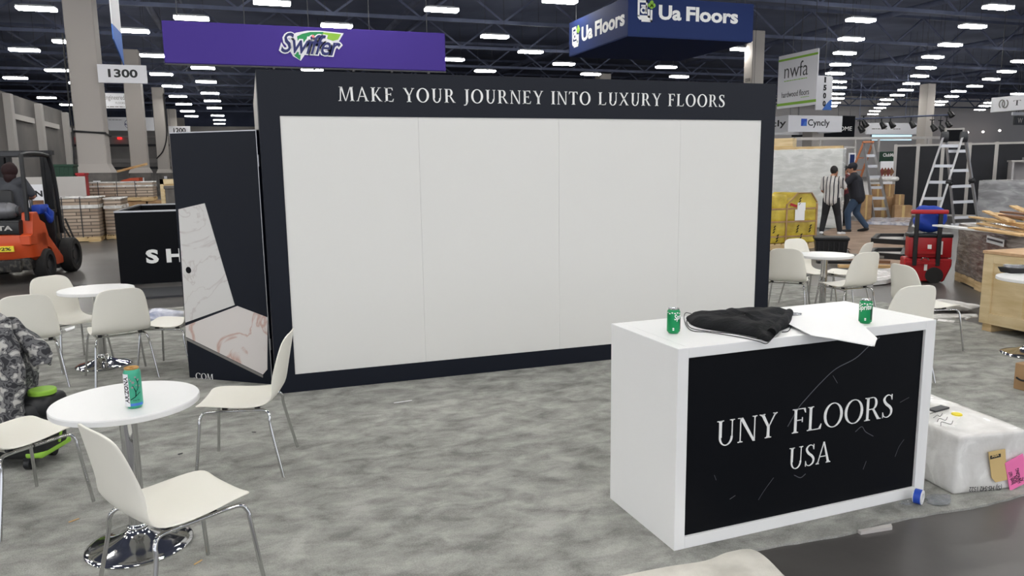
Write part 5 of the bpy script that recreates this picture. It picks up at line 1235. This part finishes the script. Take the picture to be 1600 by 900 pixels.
# black tote
A, B = G(1273, 397), G(1325, 398); t, L_ = AB('storage_tote', 'black lidded storage tote between the yellow bundles and the right table', 'tote', A, B); H_ = ztop(1300, 371, A, B)
mb = MB(); mb.grid([[(.03, .03, 0), (L_-.03, .03, 0), (L_-.03, .37, 0), (.03, .37, 0)], [(0, 0, H_-.05), (L_, 0, H_-.05), (L_, .4, H_-.05), (0, .4, H_-.05)]], True); mb.bm.faces.new(mb.bm.verts[:4]); mb.bm.faces.new(mb.bm.verts[-4:])
for k in range(6): mb.mm((.06+k*L_*.15, -.002, .06), (.08+k*L_*.15, .03, H_-.1))
mb.build('tote_body', 'black_plastic', t, smooth=False); MB().mm((-.02, -.02, H_-.06), (L_+.02, .42, H_), .015, 2).build('lid', 'black_plastic', t)
# stepladder behind the workers
p0, p1 = G(1365.5, 343), G(1390, 343); d = (p1-p0).normalized(); bk_ = Vector((-d.y, d.x, 0)); top = PL(1355, 223, p0, (d.y, -d.x, 0)).z
t = thing('stepladder', 'tall stepladder with orange rear legs behind the worker in black', 'ladder', p0, math.atan2(d.y, d.x)); W_ = (p1-p0).length; lean = .40; sh = -.34
tl, tr_ = (sh, lean, top), (sh+W_*.58, lean, top)
for a, b_ in (((0, 0, 0), tl), ((W_, 0, 0), tr_)): MB().bar(a, b_, .035, .08).build('front_rail', 'alu', t, smooth=False)
for k in range(1, 7):
    f = k/7.2; a = Vector((0, 0, 0)).lerp(tl, f); b_ = Vector((W_, 0, 0)).lerp(tr_, f); MB().bar(a, b_, .03, .085).build('step', 'alu', t, smooth=False)
for a, b_ in (((-1.0, .9, 0), tl), ((-.55, 1.1, 0), tr_)): MB().bar(a, b_, .035, .06).build('rear_rail', 'fibre_orange', t, smooth=False)
for k in range(1, 6):
    f = k/6.2; MB().bar(Vector((-1.0, .9, 0)).lerp(tl, f), Vector((-.55, 1.1, 0)).lerp(tr_, f), .025, .03).build('rear_brace', 'fibre_orange', t, smooth=False)
MB().box((sh+W_*.3, lean, top+.03), (W_*.7, .18, .06), None, .01, 1).build('top_cap', 'fibre_orange', t)
# big aluminium multi-position ladder
pc_ = G(1470, 356); nL = Vector((-.62, -.78, 0))
LP = lambda px, py, off=0.0: PL(px, py, pc_-nL*off, nL)
t = thing('platform_ladder', 'big aluminium multi-position ladder standing before the black panels', 'ladder', (pc_.x, pc_.y, 0))
loc_ = Vector((pc_.x, pc_.y, 0))
fl0, fl1 = LP(1426, 361, -.5)-loc_, LP(1474, 214, .15)-loc_; fr0, fr1 = LP(1459, 361, -.5)-loc_, LP(1504, 214, .15)-loc_
rl0, rl1 = LP(1491, 351, .6)-loc_, LP(1478, 214, .3)-loc_; rr0, rr1 = LP(1529, 349, .6)-loc_, LP(1508, 214, .3)-loc_
for v in (fl0, fr0, rl0, rr0): v.z = max(v.z, .04) if abs(v.z) < .12 else .05
for a, b_ in ((fl0, fl1), (fr0, fr1), (rl0, rl1), (rr0, rr1)): MB().bar(a, b_, .05, .11, .6).build('rail', 'alu', t, smooth=False)
for f in (.14, .32, .5, .68, .9):
    MB().bar(fl0.lerp(fl1, f), fr0.lerp(fr1, f), .075, .075).build('rung', 'alu', t, smooth=False); MB().bar(rl0.lerp(rl1, f-.06), rr0.lerp(rr1, f-.06), .075, .075).build('rung', 'alu', t, smooth=False)
for a, b_ in ((fl1, rl1), (fr1, rr1)): MB().cyl((a+b_)/2+Vector((-.06, .05, 0)), (a+b_)/2+Vector((.06, -.05, 0)), .14, seg=20).build('hinge', 'dark_grey', t)
for v in (fr0.lerp(fr1, .5), rr0.lerp(rr1, .5), rl0.lerp(rl1, .48)): MB().ball(v, .085).build('lock_joint', 'black_plastic', t)
MB().bar(rl0-(rr0-rl0)*.15+Vector((0, 0, -.0)), rr0+(rr0-rl0)*.15, .10, .08).build('stabiliser', 'alu', t, smooth=False)
# black panels in silver posts
A, B = G(1393, 336), G(1600, 340); t, L_ = AB('panel_partition', 'row of black exhibition panels in silver posts behind the big ladder', 'partition', A, B)
zs = ztop(1420, 226, A, B); n_ = 6; wd = L_*1.08/5; gaps = [0, .178, .37, .57, .765, .985, 1.2]
for k in range(len(gaps)-1): MB().mm((gaps[k]*L_+.03, .01, .05), (gaps[k+1]*L_-.03, .05, zs-.06)).build('panel', 'back_panel', t, smooth=False)
for g_ in gaps: MB().mm((g_*L_-.05, -.01, 0), (g_*L_+.05, .07, zs+.02)).build('post', 'light_grey', t, smooth=False)
MB().mm((0, 0, zs-.06), (L_*1.2, .06, zs)).mm((0, 0, .0), (L_*1.2, .06, .06)).build('rail', 'light_grey', t, smooth=False)
# silver pipe frame above the stands
A, B = G(1236, 337), G(1492, 331); t, L_ = AB('pipe_frame', 'silver pipe frame spanning above the white wrapped panel', 'frame', A, B); zz = ztop(1360, 216, A, B)
mb = MB(); mb.bar((0, 0, zz), (L_, 0, zz), .07, .09).bar((0, 0, zz-.3), (L_*.36, 0, zz-.3), .05, .06)
for f in (0, .15, .36, .5, .8, .9, 1): mb.bar((L_*f, 0, 0 if f in (0, .36, 1) else zz-.45), (L_*f, 0, zz), .05, .06)
mb.build('pipes', 'light_grey', t, smooth=False)
A, B = G(1466, 334), G(1496, 334); t, L_ = AB('small_screen', 'small dark framed panel at the ladder top', 'panel', A, B); zz = ztop(1480, 224, A, B)
MB().mm((0, -.05, zz), (L_, .03, zz+.50)).build('bezel', 'light_grey', t, smooth=False); MB().mm((.06, -.06, zz+.06), (L_-.06, -.05, zz+.44)).build('dark_face', 'ink_black', t, smooth=False); MB().mm((L_*.45, -.02, 0), (L_*.55, .03, zz)).build('post', 'light_grey', t, smooth=False)
# green lettered board, white diamond board, blue poster
A, B = G(1369, 332), G(1394, 332); t, L_ = AB('green_sign', 'dark green sign with white lettering between the ladders', 'sign', A, B); z0, z1 = ztop(1380, 253, A, B), ztop(1380, 237, A, B)
MB().mm((0, 0, z0), (L_, .05, z1)).build('panel', 'green_board', t, smooth=False); MB().mm((.1, .01, 0), (.16, .05, z0)).mm((L_-.16, .01, 0), (L_-.1, .05, z0)).build('stand', 'dark_grey', t, smooth=False)
sans_text('lettering', 'ClubMa', L_*.72, (z1-z0)*.34, (L_*.2, -.004, z0+(z1-z0)*.5), 'letter_white', t, .03)
A, B = G(1371, 337), G(1391, 337); t, L_ = AB('diamond_board', 'white board with red and brown diamond samples under the green sign', 'board', A, B); z0, z1 = .0, ztop(1380, 252, A, B)
MB().mm((0, 0, 0), (L_, .05, z1)).build('panel', 'sign_white', t, smooth=False)
for k in range(4):
    x = L_*(.15+.24*k); MB().prism([(x-.09, z1-.35), (x, z1-.5), (x+.09, z1-.35), (x, z1-.2)], (1, 0, 0), (0, 0, 1), (0, -.006, 0), (0, .007, 0)).build('diamond_sample', ('diamond_red', 'plank_dark')[k % 2], t, smooth=False)
A, B = G(1321, 338), G(1332, 338); t, L_ = AB('poster', 'small blue poster behind the worker in the black cap', 'poster', A, B); z0, z1 = ztop(1326, 266, A, B), ztop(1326, 239, A, B)
MB().mm((0, 0, 0), (L_, .04, z1)).build('board', 'sign_white', t, smooth=False); MB().mm((.04, -.005, z0), (L_-.04, 0, z1-.05)).build('print', 'sign_navy', t, smooth=False)
# cardboard boxes between the ladders
for k, (xa, xb, yt, yb, dp, lb) in enumerate(((1344, 1361, 305, 343, .4, 'tall brown carton left of the stepladder rails'), (1362, 1396, 308, 341, .6, 'wide brown carton under the white roll'), (1397, 1411, 304, 342, .25, 'brown carton right of the carton with the white roll'), (1397, 1424, 321, 345, .3, 'low brown carton before the leftmost black panel'), (1361, 1378, 288, 339, .3, 'tall slim brown carton behind the carton with the white roll'), (1380, 1395, 288, 338.5, .2, 'upright brown carton behind, beside its slim twin'))):
    A, B = G(xa, yb), G(xb, yb); t, L_ = AB('carton', lb, 'carton', A, B, 'brown cartons between the ladders'); zz = ztop((xa+xb)/2, yt, A, B)
    MB().mm((0, 0, 0), (L_, dp, zz), .006, 1).build('carton_body', 'cardboard', t, smooth=False); MB().mm((L_*.42, -.004, 0), (L_*.58, 0, zz)).build('packing_tape', 'tan_label', t, smooth=False)
A, B = G(1362, 341), G(1396, 341); t, L_ = AB('wrapped_roll', 'white wrapped roll lying on the brown cartons', 'roll', A, B); zz = ztop(1380, 288, A, B)
MB().cap((-.05, .3, zz+.16), (L_+.1, .3, zz+.16), .075).build('roll_body', 'wrap_white', t)
# grey wrapped goods and pale open cabinet
A, B = G(1524, 352), G(1640, 356); t, L_ = AB('wrapped_goods', 'grey film-wrapped block behind the loose planks', 'pallet', A, B); zz = ztop(1560, 282, A, B)
pallet_wood(MB(), L_, 1.0).build('pallet', 'wood_pale', t, smooth=False); wrapbox((0, 0, .125), (L_, 1.0, zz), .02, 33, 10).build('wrapped_load', 'wrap_grey', t)
A, B = G(1574, 344), G(1650, 345); t, L_ = AB('open_cabinet', 'pale grey open cabinet at the right photo edge behind wrapped goods', 'cabinet', A, B); zz = ztop(1590, 253, A, B)
MB().mm((0, 0, 0), (.05, .7, zz)).mm((L_-.05, 0, 0), (L_, .7, zz)).mm((.05, .66, 0), (L_-.05, .7, zz)).mm((.05, 0, .9), (L_-.05, .66, .95)).mm((.05, 0, .05), (L_-.05, .66, .1)).build('carcass', 'cabinet_grey', t, smooth=False)
MB().mm((-.03, -.03, zz), (L_+.03, .73, zz+.05)).build('top_board', 'light_grey', t, smooth=False); MB().mm((L_*.28, .05, zz+.05), (L_*1.0, .65, zz+.13)).build('loose_top_panel', 'cabinet_grey', t, smooth=False)
# plywood floor covering and frames
for k, (pts_, z0, lb) in enumerate((((( 1283, 365), (1330, 346), (1420, 352), (1412, 386), (1330, 392)), .02, 'brown floor covering under the workers'), (((1325, 392), (1412, 386), (1405, 420), (1338, 412)), .02, 'brown floor board before the red tool boxes'))):
    P = [G(*q) for q in pts_]; o = MB().prism([(p.x, p.y) for p in P], (1, 0, 0), (0, 1, 0), (0, 0, .001), (0, 0, z0)).build('floor_board', 'floor_ply', None, smooth=False); tag(o, lb, 'board')
for k, (pts_, lb) in enumerate(((((1364, 381), (1372, 373), (1416, 373), (1414, 384)), 'black picture-like frame on the floor, the farther of two'), (((1357, 404), (1368, 397), (1414, 397), (1410, 408)), 'black picture-like frame on the floor, the nearer of two'))):
    P = [G(*q) for q in pts_]; t = thing('floor_frame', lb, 'frame', (P[0].x, P[0].y, .022), 0, 'black frames on the floor'); mb = MB()
    for a, b_ in zip(P, P[1:]+P[:1]): mb.bar(a-P[0]+Vector((0, 0, .05)), b_-P[0]+Vector((0, 0, .05)), .09, .10)
    mb.build('frame', 'black_plastic', t, smooth=False); MB().prism([(p.x-P[0].x, p.y-P[0].y) for p in P], (1, 0, 0), (0, 1, 0), (0, 0, .0), (0, 0, .03)).build('backing', 'light_grey', t, smooth=False)
P = [G(*q) for q in ((1354, 352), (1362, 345), (1424, 345), (1420, 354))]
tag(MB().prism([(p.x, p.y) for p in P], (1, 0, 0), (0, 1, 0), (0, 0, .025), (0, 0, .08)).build('wrapped_board', 'film_blue', None, smooth=False), 'flat plastic-wrapped board on the floor under the stepladder', 'board')
P = [G(*q) for q in ((1364, 447), (1366, 428), (1392, 426), (1399, 440), (1385, 445))]
tag(MB().prism([(p.x, p.y) for p in P], (1, 0, 0), (0, 1, 0), (0, 0, .012), (0, 0, .06)).build('foam_sheet', 'wrap_white', None, smooth=False), 'white foam sheet on the floor before the red tool boxes', 'sheet')
for k, (px, py, L, a, m_) in enumerate(((1318, 408, .9, .3, 'plank_wood'), (1340, 414, 1.0, -.2, 'plank_dark'), (1352, 404, .9, -.4, 'mid_grey'), (1310, 416, .7, .1, 'black_plastic'), (1350, 421, .8, .1, 'plank_wood'))):
    p = G(px, py); o = MB().box((0, 0, .03), (L, .12, .045)).build('loose_plank', m_, None, smooth=False); o.location = (p.x, p.y, .022+.02*(k % 2)); o.rotation_euler = (0, 0, a-.6); tag(o, ('tan', 'brown', 'grey', 'black', 'pale tan')[k]+' loose board on the floor behind the right-hand table', 'plank', 'loose boards behind the right-hand table')
# red tool boxes on a wheeled base with blue bag
A, B = G(1411, 441), G(1485, 443); t, L_ = AB('tool_box_stack', 'stacked red tool boxes with black trolley handle and wheels', 'tool boxes', A, B)
zA = [ztop(1440, y, A, B) for y in (404, 367)]
mb = MB(); mb.prism([(.0, .06), (0, zA[0]), (L_, zA[0]), (L_, zA[0]-.10), (L_-.09, .02), (.05, .02)], (1, 0, 0), (0, 0, 1), (0, 0, 0), (0, .32, 0)); bmesh.ops.bevel(mb.bm, geom=mb.bm.edges[:], offset=.015, segments=1, affect='EDGES'); mb.build('base_box', 'tool_red', t)
mb = MB(); mb.mm((.05, .02, zA[0]+.01), (L_*.99, .30, zA[1]-.03), .02, 2).build('upper_box', 'tool_red', t)
MB().mm((.04, .01, zA[1]-.04), (L_, .31, zA[1]+.015), .015, 2).build('upper_lid', 'black_plastic', t)
for x in (.10, .40): MB().mm((x, -.03, .25), (x+.055, .02, zA[1]+.32), .006, 1).build('handle_rail', 'black_plastic', t)
MB().mm((.04, -.04, zA[1]+.30), (.52, .025, zA[1]+.36), .015, 2).build('handle_grip', 'tool_red', t)
MB().mm((.16, -.012, zA[0]+.07), (.39, .02, zA[0]+.10)).mm((.02, -.02, zA[0]-.08), (L_*.8, 0, zA[0]-.05)).build('ridge', 'tool_red', t, smooth=False)
MB().mm((L_*.74, .01, zA[0]+.06), (L_*.79, .019, zA[1]-.09)).mm((.29, .008, zA[0]+.14), (.34, .018, zA[0]+.20)).mm((.26, -.006, .18), (.30, 0, .27)).build('label_strip', 'letter_white', t, smooth=False)
MB().tube([(.26+.05*math.cos(a), -.02, zA[0]-.02+.035*math.sin(a)) for a in np.linspace(0, PI, 8)], .008, 8).build('latch_handle', 'steel', t)
for x in (L_*.64, ): MB().cyl((x, -.03, .115), (x, .04, .115), .115, seg=24).build('wheel', 'rubber', t); MB().cyl((x, .28, .115), (x, .35, .115), .115, seg=24).build('wheel', 'rubber', t)
p = PL(1456, 362, A, ((B-A).y, -(B-A).x, 0))
o = crumple('blue_tote_bag', 'bright blue bag sitting on top of the red tool boxes', 'bag', (p.x+.13, p.y+.17, zA[1]+.016), .22, .14, .36, 'blue_cloth', 13, math.atan2((B-A).y, (B-A).x))
# big brown-film pallet with planks on it
A, B = Vector((9.76, 8.32, 0)), Vector((8.61, 6.62, 0)); t, L_ = AB('film_wrapped_load', 'big pallet load in glossy brown stretch film under the loose planks', 'pallet', A, B)
zz = .84; pallet_wood(MB(), L_, 2.2).build('pallet', 'wood_pale', t, smooth=False); wrapbox((0, 0, .125), (L_, 2.2, zz), .02, 41, 14).build('wrapped_load', 'wrap_brown', t)
s0, s1 = PL(1546, 368, A, ((B-A).y, -(B-A).x, 0)), PL(1572, 386, A, ((B-A).y, -(B-A).x, 0)); ux = (B-A).normalized()
a = (s0-A).dot(ux); b_ = (s1-A).dot(ux); nn_ = MB().mm((min(a, b_), -.03, s1.z), (max(a, b_), -.024, s0.z)).build('paper_notice', 'paper', t, smooth=False)
MB().mm((min(a, b_)+.03, -.033, s0.z-.05), (max(a, b_)-.03, -.03, s0.z-.025)).build('print_line', 'dark_grey', nn_, smooth=False)
zz += .012
pk = [((1464, 352), (1600, 367), .14, 0, 'white_laminate'), ((1519, 339), (1602, 352), .10, .06, 'plank_wood'), ((1532, 349), (1605, 362), .10, .03, 'plank_wood'), ((1544, 342), (1606, 352), .09, .10, 'plank_wood'), ((1550, 333), (1607, 344), .12, .12, 'plank_wood'), ((1566, 336), (1608, 341), .10, .16, 'plank_dark'), ((1540, 330), (1580, 346), .09, .14, 'plank_wood'), ((1583, 322), (1606, 332), .10, .20, 'plank_wood'), ((1522, 356), (1604, 368), .16, .015, 'plank_wood'), ((1568, 331), (1607, 335), .10, .19, 'plank_dark'), ((1560, 345), (1606, 356), .10, .08, 'plank_wood')]
PLB = ('long white board at the pile bottom', 'long tan board jutting out to the left', 'tan board in the pile middle', 'narrow tan board near the pile top', 'wide tan board lying across the pile', 'dark brown board at the right pile end', 'slanting tan board crossing the pile', 'topmost short tan board', 'wide tan board at the pile front', 'topmost dark brown board', 'short tan board at the right pile end')
for (p0, p1, wd, dz, m_), lb in zip(pk, PLB):
    a, b_ = G(*p0, zz+dz+.011), G(*p1, zz+dz+.011); d_ = b_-a; o = MB().box((d_.length/2, 0, 0), (d_.length, wd, .022)).build('loose_plank', m_, None, smooth=False); o.location = a; o.rotation_euler = (0, -math.asin(d_.z/d_.length), math.atan2(d_.y, d_.x)); tag(o, lb+' on the brown film-wrapped load', 'plank', 'loose planks on the wrapped load')
# floor litter right of the counter
crumple('film_bundle', 'white crumpled film with a rounded end on the floor beside the crate', 'plastic film', G(1484, 486), .26, .12, .12, 'wrap_white', 51, -.7)
for k, (pts_, lb) in enumerate(((((1455, 492), (1526, 492), (1528, 496), (1455, 499)), 'pale strip of film on the dark floor left of the wooden crate'), (((1507, 499), (1516, 495), (1520, 496), (1510, 500)), 'small white paper scrap left of the wooden crate'), (((1466, 500), (1492, 503), (1490, 506), (1464, 503)), 'thin grey strip at the carpet edge left of the wooden crate'))):
    P = [G(*q) for q in pts_]; tag(MB().prism([(p.x, p.y) for p in P], (1, 0, 0), (0, 1, 0), (0, 0, .001), (0, 0, .012)).build('floor_scrap', 'wrap_white', None, smooth=False), lb, 'scrap')
